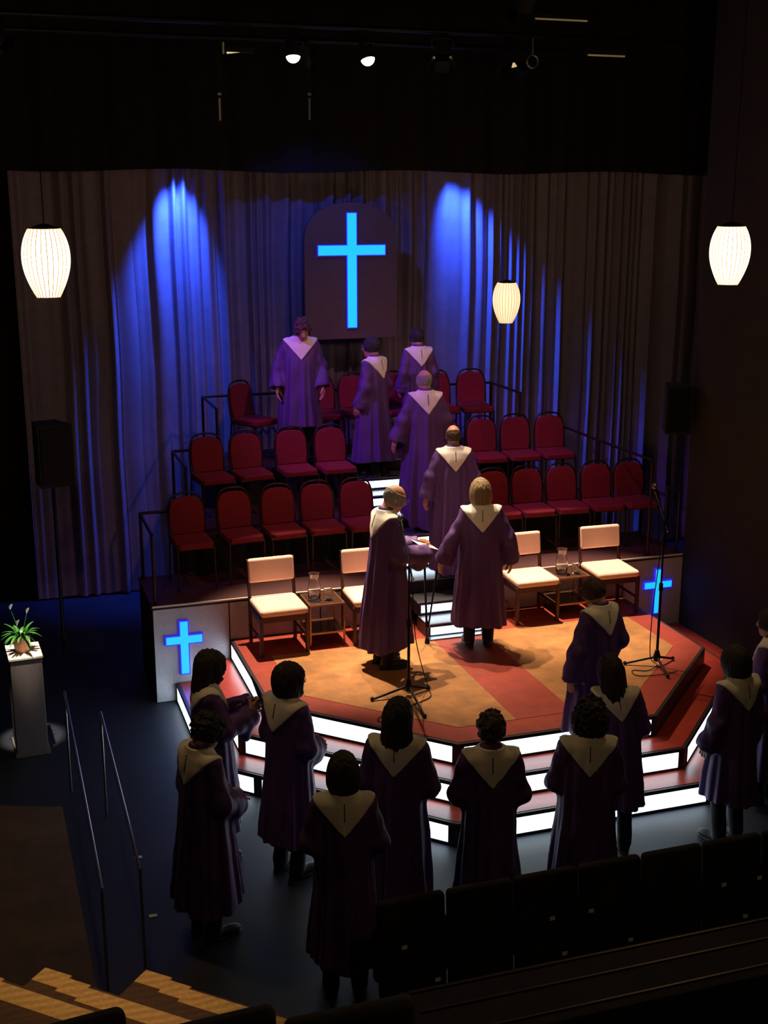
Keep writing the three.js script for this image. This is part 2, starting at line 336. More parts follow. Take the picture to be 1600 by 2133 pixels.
// ---------------------------------------------------------------- red banquet chairs on the tiers
function archShape(w, h, rTop) {                    // flat bottom, rounded top
  const s = new THREE.Shape(), a = w / 2;
  s.moveTo(-a * 0.92, 0); s.lineTo(a * 0.92, 0); s.bezierCurveTo(a, h * 0.2, a * 1.02, h * 0.5, a * 0.95, h * 0.72);
  s.bezierCurveTo(a * 0.86, h * 0.93, a * 0.6, h, 0, h); s.bezierCurveTo(-a * 0.6, h, -a * 0.86, h * 0.93, -a * 0.95, h * 0.72);
  s.bezierCurveTo(-a * 1.02, h * 0.5, -a, h * 0.2, -a * 0.92, 0); return s;
}
function buildRedChair() {
  const t = thing('banquet_chair', '', 'chair', [0, 0, 0]);
  const cush = new THREE.ExtrudeGeometry(new THREE.Shape([[-0.2, -0.2], [0.2, -0.2], [0.205, 0.16], [0.17, 0.215], [-0.17, 0.215], [-0.205, 0.16]].map(p => new THREE.Vector2(...p))), { depth: 0.03, bevelEnabled: true, bevelThickness: 0.018, bevelSize: 0.016, bevelOffset: -0.016, bevelSegments: 4 });
  part('seat', cush.rotateX(Math.PI / 2).translate(0, 0.465, 0), M.redFabric, t);
  const bk = new THREE.ExtrudeGeometry(archShape(0.385, 0.385, 0.1), { depth: 0.022, bevelEnabled: true, bevelThickness: 0.014, bevelSize: 0.012, bevelOffset: -0.012, bevelSegments: 4, curveSegments: 10 });
  part('backrest', bk.translate(0, 0.475, -0.01).rotateX(-0.16).translate(0, 0.012, -0.135), M.redFabric, t);
  const fr = [];
  const lean = (x, y) => [x, y, -0.215 - (y - 0.45) * 0.16];
  fr.push(tube([lean(-0.2, 0.45), lean(-0.203, 0.62), lean(-0.19, 0.77), lean(-0.13, 0.87), lean(0, 0.895), lean(0.13, 0.87), lean(0.19, 0.77), lean(0.203, 0.62), lean(0.2, 0.45)], 0.011, 48, 8));
  part('back_frame', fr, M.bronze, t, 'dull bronze back frame with handle gap');
  part('seat_frame', [bar([-0.2, 0.425, 0.2], [0.2, 0.425, 0.2], 0.011), bar([-0.2, 0.425, -0.21], [0.2, 0.425, -0.21], 0.011), bar([-0.2, 0.425, -0.21], [-0.2, 0.425, 0.2], 0.011), bar([0.2, 0.425, -0.21], [0.2, 0.425, 0.2], 0.011)], M.bronze, t);
  for (const s of [-1, 1]) {
    part('leg', bar([s * 0.195, 0.43, 0.195], [s * 0.205, 0, 0.225], 0.011), M.bronze, t);
    part('leg', bar([s * 0.2, 0.45, -0.213], [s * 0.205, 0, -0.26], 0.011), M.bronze, t);
  }
  return t;
}
const redChair = buildRedChair(); redChair.scale.set(0.93, 1, 0.97); let firstRed = true;
function putRed(x, y, z, turn, label, group) {
  if (firstRed) { firstRed = false; redChair.position.set(x, y, z); redChair.rotation.y = turn; redChair.userData = { label, category: 'chair', group }; return; }
  copy(redChair, [x, y, z], turn, label).userData.group = group;
}
const ORD = ['next to', 'second from', 'third from', 'fourth from', 'fifth from'];
const tierName = ['lowest', 'middle', 'top'];
[[0, -1, [[-0.58, -0.69, 0.02], [-1.01, -0.7, 0.05], [-1.44, -0.68, 0.06], [-1.9, -0.66, 0.1], [-2.42, -0.58, 0.04]]],
 [0, 1, [[1.0, -0.68, -0.02], [1.41, -0.68, -0.04], [1.83, -0.68, -0.06], [2.26, -0.67, -0.08], [2.67, -0.64, -0.06]]],
 [1, -1, [[-0.6, -1.63, 0.02], [-1.05, -1.63, 0.05], [-1.57, -1.58, 0.1], [-2.01, -1.53, 0.12]]],
 [1, 1, [[0.78, -1.63, -0.02], [1.24, -1.62, -0.04], [1.66, -1.6, -0.06], [2.09, -1.58, -0.1]]],
 [2, -1, [[-0.02, -2.66, 0], [-0.45, -2.64, 0], [-1.32, -2.52, 0.55]]],
 [2, 1, [[0.5, -2.66, 0], [1.03, -2.62, -0.04], [1.47, -2.58, -0.12]]]].forEach(([lv, side, list]) => list.forEach(([x, z, turn], i) =>
  putRed(x, TIERS[lv][3] + 0.004, z, turn, `red banquet chair on ${tierName[lv]} choir tier, ${side < 0 ? 'plant' : 'side wall'} half, ${ORD[i]} the ${lv === 2 ? 'centre' : 'aisle stairs'}`, `red chairs on the ${tierName[lv]} choir tier`)));

// ---------------------------------------------------------------- cream chairs on the stage
function buildCream() {
  const t = thing('upholstered_chair', '', 'chair', [0, 0, 0]);
  const W = 0.225;
  part('seat', new RoundedBoxGeometry(0.47, 0.075, 0.47, 5, 0.034).translate(0, 0.425, 0.02), M.cream, t, 'cream padded seat');
  const b = new RoundedBoxGeometry(0.46, 0.24, 0.06, 5, 0.028), p = b.attributes.position;       // gently curved back pad
  for (let i = 0; i < p.count; i++) { const x = p.getX(i); p.setZ(i, p.getZ(i) - 0.035 * (1 - (x / 0.23) ** 2)); }
  b.computeVertexNormals();
  part('backrest', b.rotateX(-0.14).translate(0, 0.715, -0.245), M.cream, t, 'cream padded backrest');
  for (const s of [-1, 1]) {
    part('leg', box(0.034, 0.39, 0.036, s * W, 0.195, 0.225, 0.006), M.chairWood, t);
    part('leg', [box(0.032, 0.44, 0.036, s * W, 0.22, -0.215, 0.006), box(0.03, 0.42, 0.032, 0, 0.2, 0, 0.006).rotateX(-0.14).translate(s * W, 0.42, -0.217)], M.chairWood, t);
    part('side_rail', box(0.022, 0.06, 0.43, s * W, 0.362, 0.0, 0.004), M.chairWood, t);
    part('stretcher', box(0.018, 0.024, 0.42, s * W, 0.16, 0.0, 0.004), M.chairWood, t);
  }
  part('front_rail', box(0.43, 0.06, 0.022, 0, 0.362, 0.225, 0.004), M.chairWood, t);
  part('back_rail', box(0.43, 0.05, 0.022, 0, 0.367, -0.215, 0.004), M.chairWood, t);
  return t;
}
const cream = buildCream(), SY = 0.5765;
cream.position.set(-1.76, SY, 0.345); cream.rotation.y = 0.03; cream.userData = { label: 'cream padded wooden chair beside table with carafe, nearest the plant-side cross', category: 'chair', group: 'cream chairs on the stage' };
const creamAt = (x, z, turn, label) => { copy(cream, [x, SY, z], turn, label); };
creamAt(-0.82, 0.335, -0.02, 'cream padded wooden chair partly hidden behind the person reading at the microphone');
creamAt(0.92, 0.28, 0.0, 'cream padded wooden chair between the aisle stairs and a glass table');
creamAt(1.84, 0.29, -0.03, 'cream padded wooden chair next to the small cross by the side wall');

// ---------------------------------------------------------------- side tables, carafes, glasses
function sideTable(x, z, label) {
  const t = thing('side_table', label, 'table', [x, SY, z]), w = 0.17, d = 0.185, h = 0.42;
  for (const sx of [-1, 1]) for (const sz of [-1, 1]) part('leg', box(0.018, h - 0.01, 0.018, sx * w, (h - 0.01) / 2, sz * d, 0.003), M.tableMetal, t);
  for (const y of [h - 0.008, 0.13]) part(y > 0.2 ? 'top_frame' : 'shelf_frame', [box(2 * w + 0.02, 0.018, 0.018, 0, y, d), box(2 * w + 0.02, 0.018, 0.018, 0, y, -d), box(0.018, 0.018, 2 * d, w, y, 0), box(0.018, 0.018, 2 * d, -w, y, 0)], M.tableMetal, t);
  part('glass_top', box(2 * w - 0.016, 0.006, 2 * d - 0.016, 0, h - 0.006, 0), M.smoked, t, 'smoked glass top');
  part('glass_shelf', box(2 * w - 0.016, 0.006, 2 * d - 0.016, 0, 0.13, 0), M.smoked, t, 'smoked glass shelf');
}
sideTable(-1.3, 0.28, 'small metal table with smoked glass between the chairs on the plant side');
sideTable(1.37, 0.235, 'small metal table with smoked glass between the chairs by the side wall');
function carafe(x, z, label) {
  const t = thing('water_carafe', label, 'carafe', [x, SY + 0.418, z]); t.scale.setScalar(1.25);
  part('glass_body', lathe([[0, 0.002], [0.045, 0.002], [0.05, 0.01], [0.052, 0.09], [0.046, 0.13], [0.034, 0.165], [0.036, 0.19], [0.046, 0.215], [0.043, 0.215], [0.033, 0.19], [0.031, 0.165], [0.043, 0.128], [0.049, 0.09], [0.047, 0.012], [0, 0.008]]), M.glass, t, 'clear glass body');
  part('water', lathe([[0, 0.01], [0.045, 0.012], [0.0475, 0.06], [0, 0.06]]), M.water, t, 'clear water');
}
function tumbler(x, z, label) {
  const t = thing('drinking_glass', label, 'glass', [x, SY + 0.418, z]); t.scale.setScalar(1.15);
  part('glass_body', lathe([[0, 0.002], [0.03, 0.002], [0.036, 0.1], [0.034, 0.1], [0.028, 0.012], [0, 0.012]]), M.glass, t, 'clear glass body');
  part('water', lathe([[0, 0.013], [0.0275, 0.013], [0.029, 0.035], [0, 0.035]]), M.water, t, 'clear water');
}
carafe(-1.38, 0.28, 'clear water carafe on the glass table, plant side of the stage'); tumbler(-1.255, 0.33, 'drinking glass beside the carafe, plant side of the stage');
carafe(1.3, 0.26, 'clear water carafe on the glass table near the side wall'); tumbler(1.44, 0.3, 'drinking glass beside the carafe near the side wall');

// ---------------------------------------------------------------- microphone stands
function micStand(label, [x, z], height, feet, boomTo, cable) {
  const t = thing('microphone_stand', label, 'microphone stand', [x, SY, z]);
  part('hub', lathe([[0, 0.05], [0.03, 0.05], [0.034, 0.1], [0.02, 0.15], [0.014, 0.16], [0, 0.16]], 16), M.darkMetal, t);
  for (const [fx, fz] of feet) { const l = part('leg', bar([0, 0.09, 0], [fx, 0.014, fz], 0.011), M.darkMetal, t); part('rubber_foot', new THREE.SphereGeometry(0.018, 12, 8).translate(fx, 0.02, fz), M.black, l); }
  part('pole', [bar([0, 0.1, 0], [0, height * 0.55, 0], 0.013), bar([0, height * 0.5, 0], [0, height, 0], 0.009)], M.darkMetal, t);
  part('clutch', new THREE.CylinderGeometry(0.019, 0.019, 0.07, 14).translate(0, height * 0.55, 0), M.black, t);
  const [bx, by, bz] = boomTo, q = [-bx * 0.5, height - (by - height) * 0.5, -bz * 0.5];
  part('boom_arm', bar(q, boomTo, 0.007), M.darkMetal, t);
  part('counterweight', bar([q[0] * 1.15, height + (q[1] - height) * 1.15, q[2] * 1.15], q, 0.012), M.steel, t, 'pale boom end');
  const dx = V3(bx, by - height, bz).normalize(), e = [bx + dx.x * 0.13, by + dx.y * 0.13, bz + dx.z * 0.13], e2 = [bx + dx.x * 0.18, by + dx.y * 0.18, bz + dx.z * 0.18];
  const mic = part('microphone', bar([bx, by, bz], e, 0.011, 0.018, 14), M.darkMetal, t);
  part('microphone_grille', new THREE.SphereGeometry(0.026, 16, 12).scale(1, 1.1, 1).translate(...e2), M.steel, mic, 'metal mesh grille');
  part('cable', tube(cable, 0.0045, 90, 6), M.black, t, 'thin black cable');
}
micStand('black tripod microphone stand in front of the reader', [-0.96, 1.88], 1.22, [[-0.34, 0.02], [0.21, -0.06], [-0.03, 0.5]], [0.05, 1.4, -0.3],
  [[0.0, 1.2, 0.02], [0.03, 0.9, 0.02], [0.06, 0.55, 0.0], [0.14, 0.25, -0.06], [0.2, 0.03, -0.03], [0.17, 0.008, 0.1], [0.05, 0.007, 0.18], [-0.2, 0.007, 0.3], [-0.42, 0.007, 0.42], [-0.3, 0.007, 0.62]]);
micStand('black tripod microphone stand on the red border near the side wall', [1.47, 1.94], 1.4, [[-0.27, -0.11], [0.22, -0.08], [-0.06, 0.3]], [-0.1, 1.6, 0.05],
  [[0, 1.35, 0.01], [-0.05, 1.0, 0.02], [-0.1, 0.5, 0.04], [-0.07, 0.1, 0.0], [-0.02, 0.03, 0.05], [-0.15, 0.008, 0.1], [-0.28, 0.007, 0.05], [-0.3, 0.007, 0.18], [-0.1, 0.007, 0.22], [0.1, 0.007, 0.2]]);
{
  const t = thing('folded_stand', 'thin black folded stand leaning at the foot of the aisle stairs', 'stand', [-0.36, SY + 0.003, 0.72]);
  part('pole', bar([0, 0.01, 0], [-0.03, 0.86, -0.02], 0.011), M.darkMetal, t);
  part('folded_arm', bar([0.01, 0.16, 0.0], [0.12, 0.86, -0.02], 0.009), M.darkMetal, t);
  part('rubber_foot', new THREE.CylinderGeometry(0.02, 0.026, 0.05, 14).translate(0, 0.025, 0), M.black, t);
  part('collar', new THREE.CylinderGeometry(0.02, 0.02, 0.05, 14).translate(-0.003, 0.2, 0), M.black, t);
}
// ---------------------------------------------------------------- pendant lamps
function pendant(at, w, h, cd, glow, label, ceilingY = 7.4) {
  const t = thing('pendant_lamp', label, 'lamp', at);
  const n = 26, parts = [];
  const R = f => w / 2 * (f < 0.58 ? 0.5 + 0.5 * Math.sin(Math.PI / 2 * f / 0.58) ** 0.95 : 1 - 0.31 * ((f - 0.58) / 0.42) ** 2.2);
  const nr = 16, pos = [], idx = [], seg = n * 8;
  for (let j = 0; j <= nr; j++) for (let i = 0; i <= seg; i++) {
    const f = j / nr, a = i / seg * Math.PI * 2, r = R(f) * (1 + 0.028 * Math.cos(a * n)); pos.push(Math.cos(a) * r, (f - 0.5) * h, Math.sin(a) * r);
  }
  for (let j = 0; j < nr; j++) for (let i = 0; i < seg; i++) { const a = j * (seg + 1) + i, b = a + seg + 1; idx.push(a, b, a + 1, b, b + 1, a + 1); }
  const g = new THREE.BufferGeometry(); g.setAttribute('position', new THREE.Float32BufferAttribute(pos, 3)); g.setIndex(idx); g.computeVertexNormals();
  part('lamp_shade', g, glow, t, 'ribbed glowing shade');
  const ribs = [];
  for (let i = 0; i < n; i++) { const a = (i + 0.5) / n * Math.PI * 2, p = []; for (let j = 0; j <= 6; j++) { const f = j / 6, r = R(f) * 0.985; p.push([Math.cos(a) * r, (f - 0.5) * h * 1.02, Math.sin(a) * r]); } ribs.push(tube(p, 0.0022, 8, 4)); }
  part('shade_ribs', ribs, mat({ color: 0xb98a52, roughness: 0.7 }), t, 'thin wooden ribs');
  part('top_cap', lathe([[0, h / 2 + 0.035], [0.03, h / 2 + 0.03], [R(1) * 0.95, h / 2 + 0.004], [R(1) * 0.95, h / 2], [0, h / 2]], 24), M.darkMetal, t);
  part('cord', bar([0, h / 2 + 0.02, 0], [0, ceilingY - at[1], 0], 0.004, 0.004, 6), M.black, t);
  const l = new THREE.PointLight(LAMP, cd, 0, 2); l.position.set(...at); l.castShadow = true; l.shadow.radius = 4; scene.add(l);
}
pendant([-3.84, 4.4, 2.96], 0.3, 0.43, 3.4, M.shadeGlow, 'bright ribbed pendant lamp hanging on the plant side, outside the curtain edge');
pendant([0.95, 4.4, 3.45], 0.285, 0.41, 3.4, M.shadeGlow, 'bright ribbed pendant lamp hanging in front of the black side wall');
pendant([1.06, 3.72, -0.79], 0.285, 0.42, 0.8, M.shadeDim, 'dimmer ribbed pendant lamp hanging in front of the curtain folds');

pendant([-1.3, 6.0, 8.6], 0.3, 0.43, 3.8, M.shadeGlow, 'ribbed pendant lamp hanging over the auditorium seats');
// ---------------------------------------------------------------- loudspeakers
function speakerBox(t, w, h, d, y) {
  const s = new THREE.Shape(); s.moveTo(-w / 2, d / 2); s.lineTo(w / 2, d / 2); s.lineTo(w * 0.34, -d / 2); s.lineTo(-w * 0.34, -d / 2); s.closePath();
  const g = new THREE.ExtrudeGeometry(s, { depth: h, bevelEnabled: true, bevelThickness: 0.008, bevelSize: 0.008, bevelSegments: 2 }).rotateX(-Math.PI / 2).scale(1, 1, -1);
  g.index = null; const p = g.attributes.position; for (let i = 0; i < p.count; i += 3) for (const a of [g.attributes.position, g.attributes.normal, g.attributes.uv]) { const k = a.itemSize; for (let c = 0; c < k; c++) { const q = a.array[(i + 1) * k + c]; a.array[(i + 1) * k + c] = a.array[(i + 2) * k + c]; a.array[(i + 2) * k + c] = q; } }
  g.computeVertexNormals();
  part('cabinet', g.translate(0, y, 0), M.black, t);
  part('grille', box(w * 0.9, h * 0.92, 0.012, 0, y + h / 2, d / 2 + 0.012, 0.004), M.darkMetal, t, 'dark metal grille');
}
{
  const t = thing('loudspeaker', 'black loudspeaker on a pole stand in front of the curtain, plant side', 'speaker', [-3.72, 0, -0.9], 0.25);
  speakerBox(t, 0.33, 0.6, 0.32, 2.07);
  part('pole', bar([0, 0.3, 0], [0, 2.07, 0], 0.018), M.darkMetal, t);
  for (const a of [0.4, 2.5, 4.6]) part('leg', bar([0, 0.45, 0], [Math.sin(a) * 0.42, 0.012, Math.cos(a) * 0.42], 0.012), M.darkMetal, t);
}
{
  const t = thing('loudspeaker', 'black loudspeaker bracketed to the end of the black side wall', 'speaker', [2.7, 2.38, 0.02], -0.3);
  speakerBox(t, 0.26, 0.5, 0.26, 0);
  part('bracket', box(0.2, 0.04, 0.05, 0.14, 0.25, -0.06, 0.004), M.darkMetal, t);
}
// ---------------------------------------------------------------- plinth with potted peace lily
{
  const t = thing('display_plinth', 'tall white square plinth under the potted plant', 'plinth', [-4.14, 0, 0.66], 0.06);
  part('column', box(0.27, 0.88, 0.36, 0, 0.47, 0, 0.005), M.plinth, t);
  part('top_slab', box(0.29, 0.022, 0.38, 0, 0.92, 0, 0.004), M.trim, t, 'white top slab');
  part('base_board', box(0.3, 0.04, 0.39, 0, 0.02, 0, 0.004), M.plinth, t);
  const p = thing('potted_plant', 'peace lily with white blooms in a terracotta pot on the plinth', 'plant', [-4.15, 0.9315, 0.68]);
  part('pot', lathe([[0, 0.001], [0.05, 0.001], [0.066, 0.03], [0.076, 0.1], [0.078, 0.125], [0.07, 0.125], [0.068, 0.1], [0, 0.095]].map(([a, b]) => [a, b * 1.2])), M.pot, p, 'terracotta pot');
  part('soil', new THREE.CylinderGeometry(0.068, 0.066, 0.012, 24).translate(0, 0.128, 0), M.soil, p);
  const leafGeo = (len, wid, bend) => {
    const pos = [], idx = [], n = 10;
    for (let i = 0; i <= n; i++) { const f = i / n, w = wid * Math.sin(Math.PI * Math.min(1, 0.06 + 0.94 * f ** 0.8)) ** 0.9, y = len * (f - bend * f * f), z = len * bend * 1.5 * f * f + 0.0; pos.push(-w, y + w * 0.25, z, 0, y, z, w, y + w * 0.25, z); }
    for (let i = 0; i < n; i++) { const a = i * 3; idx.push(a, a + 1, a + 3, a + 1, a + 4, a + 3, a + 1, a + 2, a + 4, a + 2, a + 5, a + 4); }
    const g = new THREE.BufferGeometry(); g.setAttribute('position', new THREE.Float32BufferAttribute(pos, 3)); g.setIndex(idx); g.computeVertexNormals(); return g;
  };
  for (let i = 0; i < 30; i++) {
    const a = i * 2.4 + rnd() * 0.5, k = i / 30, g = leafGeo(0.13 + 0.09 * rnd(), 0.013 + 0.007 * rnd(), 0.2 + 0.3 * (1 - k) + 0.1 * rnd());
    g.rotateX(0.15 + 0.75 * (1 - k) + 0.2 * rnd()).rotateY(a).translate(Math.sin(a) * 0.025, 0.135, Math.cos(a) * 0.025);
    part('leaf', g, M.leaf, p, 'green lance-shaped leaf');
  }
  for (const [x, y, z] of [[-0.075, 0.4, 0.0], [0.06, 0.36, 0.03], [-0.03, 0.27, 0.06]]) {
    const f = part('bloom', leafGeo(0.07, 0.022, 0.15).translate(0, 0, 0).rotateX(0.2).rotateY(0.8).translate(x, y, z), M.petal, p, 'white bloom');
    part('spadix', bar([x, y + 0.005, z + 0.012], [x, y + 0.04, z + 0.016], 0.005, 0.004), M.petal, f);
    part('flower_stem', tube([[0, 0.11, 0], [x * 0.4, y * 0.6, z * 0.5], [x, y, z]], 0.003, 12, 5), M.leaf, f);
  }
}
// ---------------------------------------------------------------- lighting rig
function pipe(label, a, b, r = 0.025) { const m = solo('rig_pipe', label, 'pipe', bar(a, b, r, r, 12), M.darkMetal, undefined); return m; }
pipe('dark steel pipe carrying the row of stage lanterns', [-4.9, 6.36, -0.5], [2.85, 6.36, -0.5]);
pipe('dark steel pipe crossing above the stage front', [-4.9, 6.75, 0.9], [2.85, 6.75, 0.9]);
pipe('dark steel pipe hidden behind the curtain border', [-4.9, 5.62, -3.29], [4.5, 5.62, -3.29]);
pipe('dark steel pipe crossing above the choir tiers', [-4.9, 6.36, -1.6], [2.85, 6.36, -1.6]);
pipe('slanting dark ceiling bar running towards the lantern row', [-3.6, 6.2, 1.8], [0.9, 6.95, -1.8]);
function lantern(at, to, lens, label, big = 1, doors = true, dome = 0.42) {
  const t = thing('stage_lantern', label, 'stage light', at);
  t.lookAt(...to);
  const r = 0.085 * big, L = 0.3 * big;
  part('housing', lathe([[r * 0.98, -0.03], [r, -0.035], [r, -L * 0.7], [r * 0.75, -L * 0.82], [r * 0.72, -L], [0, -L]], 24).rotateX(Math.PI / 2), M.black, t);
  part('lens', new THREE.SphereGeometry(r * 0.94, 24, 8, 0, Math.PI * 2, 0, Math.PI / 2).scale(1, dome, 1).rotateX(Math.PI / 2).translate(0, 0, -0.045), lens, t, 'glowing lens');
  part('yoke', tube([[-r * 1.15, 0, -L * 0.5], [-r * 1.15, r * 1.6, -L * 0.5], [0, r * 2.1, -L * 0.5], [r * 1.15, r * 1.6, -L * 0.5], [r * 1.15, 0, -L * 0.5]], 0.008, 24, 6), M.darkMetal, t);
  if (doors) for (let k = 0; k < 4; k++) part('barn_door', box(r * 1.7, 0.003, r * 1.2, 0, 0, 0).translate(0, 0, r * 0.6).rotateX(-0.5).translate(0, r * 0.98, -0.03).rotateZ(k * Math.PI / 2), M.darkMetal, t);
  t.updateMatrixWorld(true);
  part('hook_clamp', bar([at[0], at[1] + r * 1.2, at[2]], [at[0], at[1] < 5.5 ? 5.6 : Math.max(at[1] + r * 3, 6.34), at[2]], 0.012).applyMatrix4(t.matrixWorld.clone().invert()), M.darkMetal, t);
  return t;
}
const L_DARK = M.lensDim;
lantern(SPOTS[0][0], SPOTS[0][1], M.lens, 'brightly lit stage lantern on the plant half of the rig', 0.85, false, 1.0);
lantern(SPOTS[2][0], SPOTS[2][1], M.lens, 'brightly lit stage lantern above the large cross', 0.85, false, 1.0);
lantern(SPOTS[1][0], SPOTS[1][1], L_DARK, 'dim stage lantern aimed at the chairs by the side wall');
lantern(SPOTS[3][0], SPOTS[3][1], L_DARK, 'dim stage lantern with barely lit edge aimed at the reader');
for (const [i, s] of FLOODS.entries()) lantern(s[0], s[1], mat({ color: 0x223366, emissive: BLUE, emissiveIntensity: 2 }), i ? 'black flood lamp at the curtain top on the side wall half' : 'black flood lamp at the curtain top on the plant half', 0.75, false);
for (const [i, s] of WASHES.entries()) lantern(s[0], s[1], mat({ color: 0x332244, emissive: s[2], emissiveIntensity: 0.5 }), ['blue wash lantern hanging above the choir tiers', 'violet stage lantern on the plant side of the rig', 'rose stage lantern over the stage front'][i], 0.9);
lantern([-4.35, 6.2, 1.9], [-4.15, 0.93, 0.66], M.lensDim, 'narrow pin spot lantern aimed at the potted plant', 0.7);
{ // batten fittings that catch light
  const f = (label, at, len, turn, m, tilt = 0) => { const t = thing('batten_light', label, 'light fitting', at, turn); part('housing', box(len, 0.05, 0.07, 0, 0.03, 0, 0.01), M.black, t); for (const q of [-0.4, 0.4]) part('hanger', bar([q * len, 0.05, 0], [q * len, 7.4 - at[1], 0], 0.004), M.darkMetal, t); part('tube', bar([-len / 2 + 0.02, 0, 0.015], [len / 2 - 0.02, tilt, 0.015], 0.011), m, t, 'faintly glowing tube'); return t; };
  const glowTube = mat({ color: 0xfff0c0, emissive: new THREE.Color().setRGB(1, 0.82, 0.4), emissiveIntensity: 0.75 }), faint = mat({ color: 0xccbb88, emissive: new THREE.Color().setRGB(0.8, 0.55, 0.2), emissiveIntensity: 0.1 });
  const a = f('short bright yellow batten light at the plant end of the rig', [-1.83, 6.09, -0.43], 0.27, 0, glowTube, 0.03);
  part('end_bracket', box(0.016, 0.1, 0.03, -0.145, 0.04, 0, 0.003), M.trim, a);
  f('long faint batten light high over the side wall half', [1.43, 6.53, -0.58], 0.72, 0, faint);
  f('short faint batten light below the long one', [1.92, 6.19, -0.42], 0.45, 0, faint);
  for (const [x, y, n] of [[-2.01, 5.7, 'plant end of the rig'], [-1.15, 5.72, 'brightly lit lantern']]) {
    const t = thing('safety_strap', 'pale strap hanging below the ' + n, 'strap', [x, y, -0.5]);
    part('strap', box(0.02, 0.2, 0.006, 0, -0.1, 0, 0.002), M.steel, t); part('buckle', box(0.035, 0.025, 0.02, 0, 0.035, 0, 0.004), M.steel, t);
    part('hanger', bar([0, 0.04, 0], [0, 6.36 - y, 0], 0.004), M.darkMetal, t);
  }
  const r = thing('rig_ring', 'round steel ring clamp on the lantern pipe', 'clamp', [1.15, 6.12, -0.5]);
  part('ring', new THREE.TorusGeometry(0.06, 0.012, 10, 28), M.steel, r); part('stem', bar([0, 0.06, 0], [0, 0.24, 0], 0.012), M.steel, r);
}
lantern([-4.05, 7.0, 6.3], [-3.95, 1.2, 6.05], M.lensDim, 'small ceiling downlight over the oak aisle steps', 0.8, false);
// ---------------------------------------------------------------- auditorium seats, steps, rails in the dark foreground
function buildSeat() {
  const t = thing('auditorium_seat', '', 'seat', [0, 0, 0]);
  part('backrest', new RoundedBoxGeometry(0.415, 0.62, 0.07, 4, 0.03).rotateX(-0.1).translate(0, 0.59, 0.0), M.seatCloth, t);
  part('seat', new RoundedBoxGeometry(0.41, 0.34, 0.08, 4, 0.035).rotateX(-0.08).translate(0, 0.5, -0.1), M.seatCloth, t);
  part('pedestal', box(0.3, 0.36, 0.12, 0, 0.18, -0.05, 0.01), M.darkMetal, t);
  return t;
}
const seat0 = buildSeat(); let firstSeat = true;
function putSeat(x, y, z, turn, label, group, tag) {
  let s; if (firstSeat) { firstSeat = false; s = seat0; s.position.set(x, y, z); s.rotation.y = turn; s.userData = { label, category: 'seat', group }; }
  else { s = copy(seat0, [x, y, z], turn, label); s.userData.group = group; }
  return s;
}
for (let k = 0; k < 11; k++) putSeat(-2.17 + k * 0.43, 0, 5.4, 0, `dark fabric auditorium seat in front row, ${['end seat', 'second', 'third', 'fourth', 'fifth', 'sixth', 'seventh', 'eighth', 'ninth', 'tenth', 'eleventh'][k]} from the plant-side end`, 'front row of auditorium seats');
{
  const seats = scene.children.filter(q => q.userData.group === 'front row of auditorium seats');
  for (const [h, xs] of [[0.62, [-2.23, -1.29, -1.03, -0.1, 0.17, 1.19, 1.46]], [0.38, [-2.03, -1.21, -0.76, 0.06, 0.53, 1.35]]])
    for (const x of xs) { const q = seats.reduce((a, b) => Math.abs(a.position.x - x) < Math.abs(b.position.x - x) ? a : b); part('number_tag', box(0.034, 0.024, 0.003).rotateX(-0.1).translate(Math.max(-0.18, Math.min(0.18, x - q.position.x)), h, 0.038 - 0.1 * (h - 0.6) + 0.008), M.paper, q, 'small white number tag'); }
}
{
  const t = thing('seating_parapet', 'dark low parapet with thin metal edge lines behind the seat rows', 'parapet', [0, 0, 0]);
  part('wall', box(5.4, 1.08, 0.44, 0.1, 0.54, 6.64, 0.01), M.black, t);
  for (const z of [6.45, 6.6, 6.79]) part('metal_edge', box(5.3, 0.008, 0.01, 0.1, 1.084, z), M.bronze, t, 'thin dull metal edge');
}
[[-3.46, 2.88, 'beside the handrail'], [-3.46, 3.69, 'near the aisle steps'], [0.78, 3.86, 'by the lowest lit step']].forEach(([x, z, w]) => { const m = solo('floor_marker', 'small white tape mark on the dark floor ' + w, 'tape', box(0.055, 0.002, 0.035), M.paper); m.position.set(x, 0.0015, z); });
{ // handrail of the side aisle
  const t = thing('handrail', 'thin steel handrail beside the dark side aisle', 'railing', [0, 0, 0]);
  for (const [x, z0, z1] of [[-3.86, 1.66, 4.75], [-3.62, 2.16, 4.6]]) {
    part('rail', bar([x, 0.9, z0], [x, 0.9, z1], 0.011), M.steel, t);
    part('post', bar([x, 0, z0], [x, 0.9, z0], 0.01), M.steel, t); part('post', bar([x, 0, z1], [x, 0.9, z1], 0.01), M.steel, t);
  }
  solo('aisle_carpet', 'faintly lit brown carpet strip in the side aisle', 'carpet', slab([[-4.5, 1.7], [-3.95, 1.9], [-3.9, 4.9], [-4.5, 5.4]], 0.001, 0.006), M.brownfloor);
}
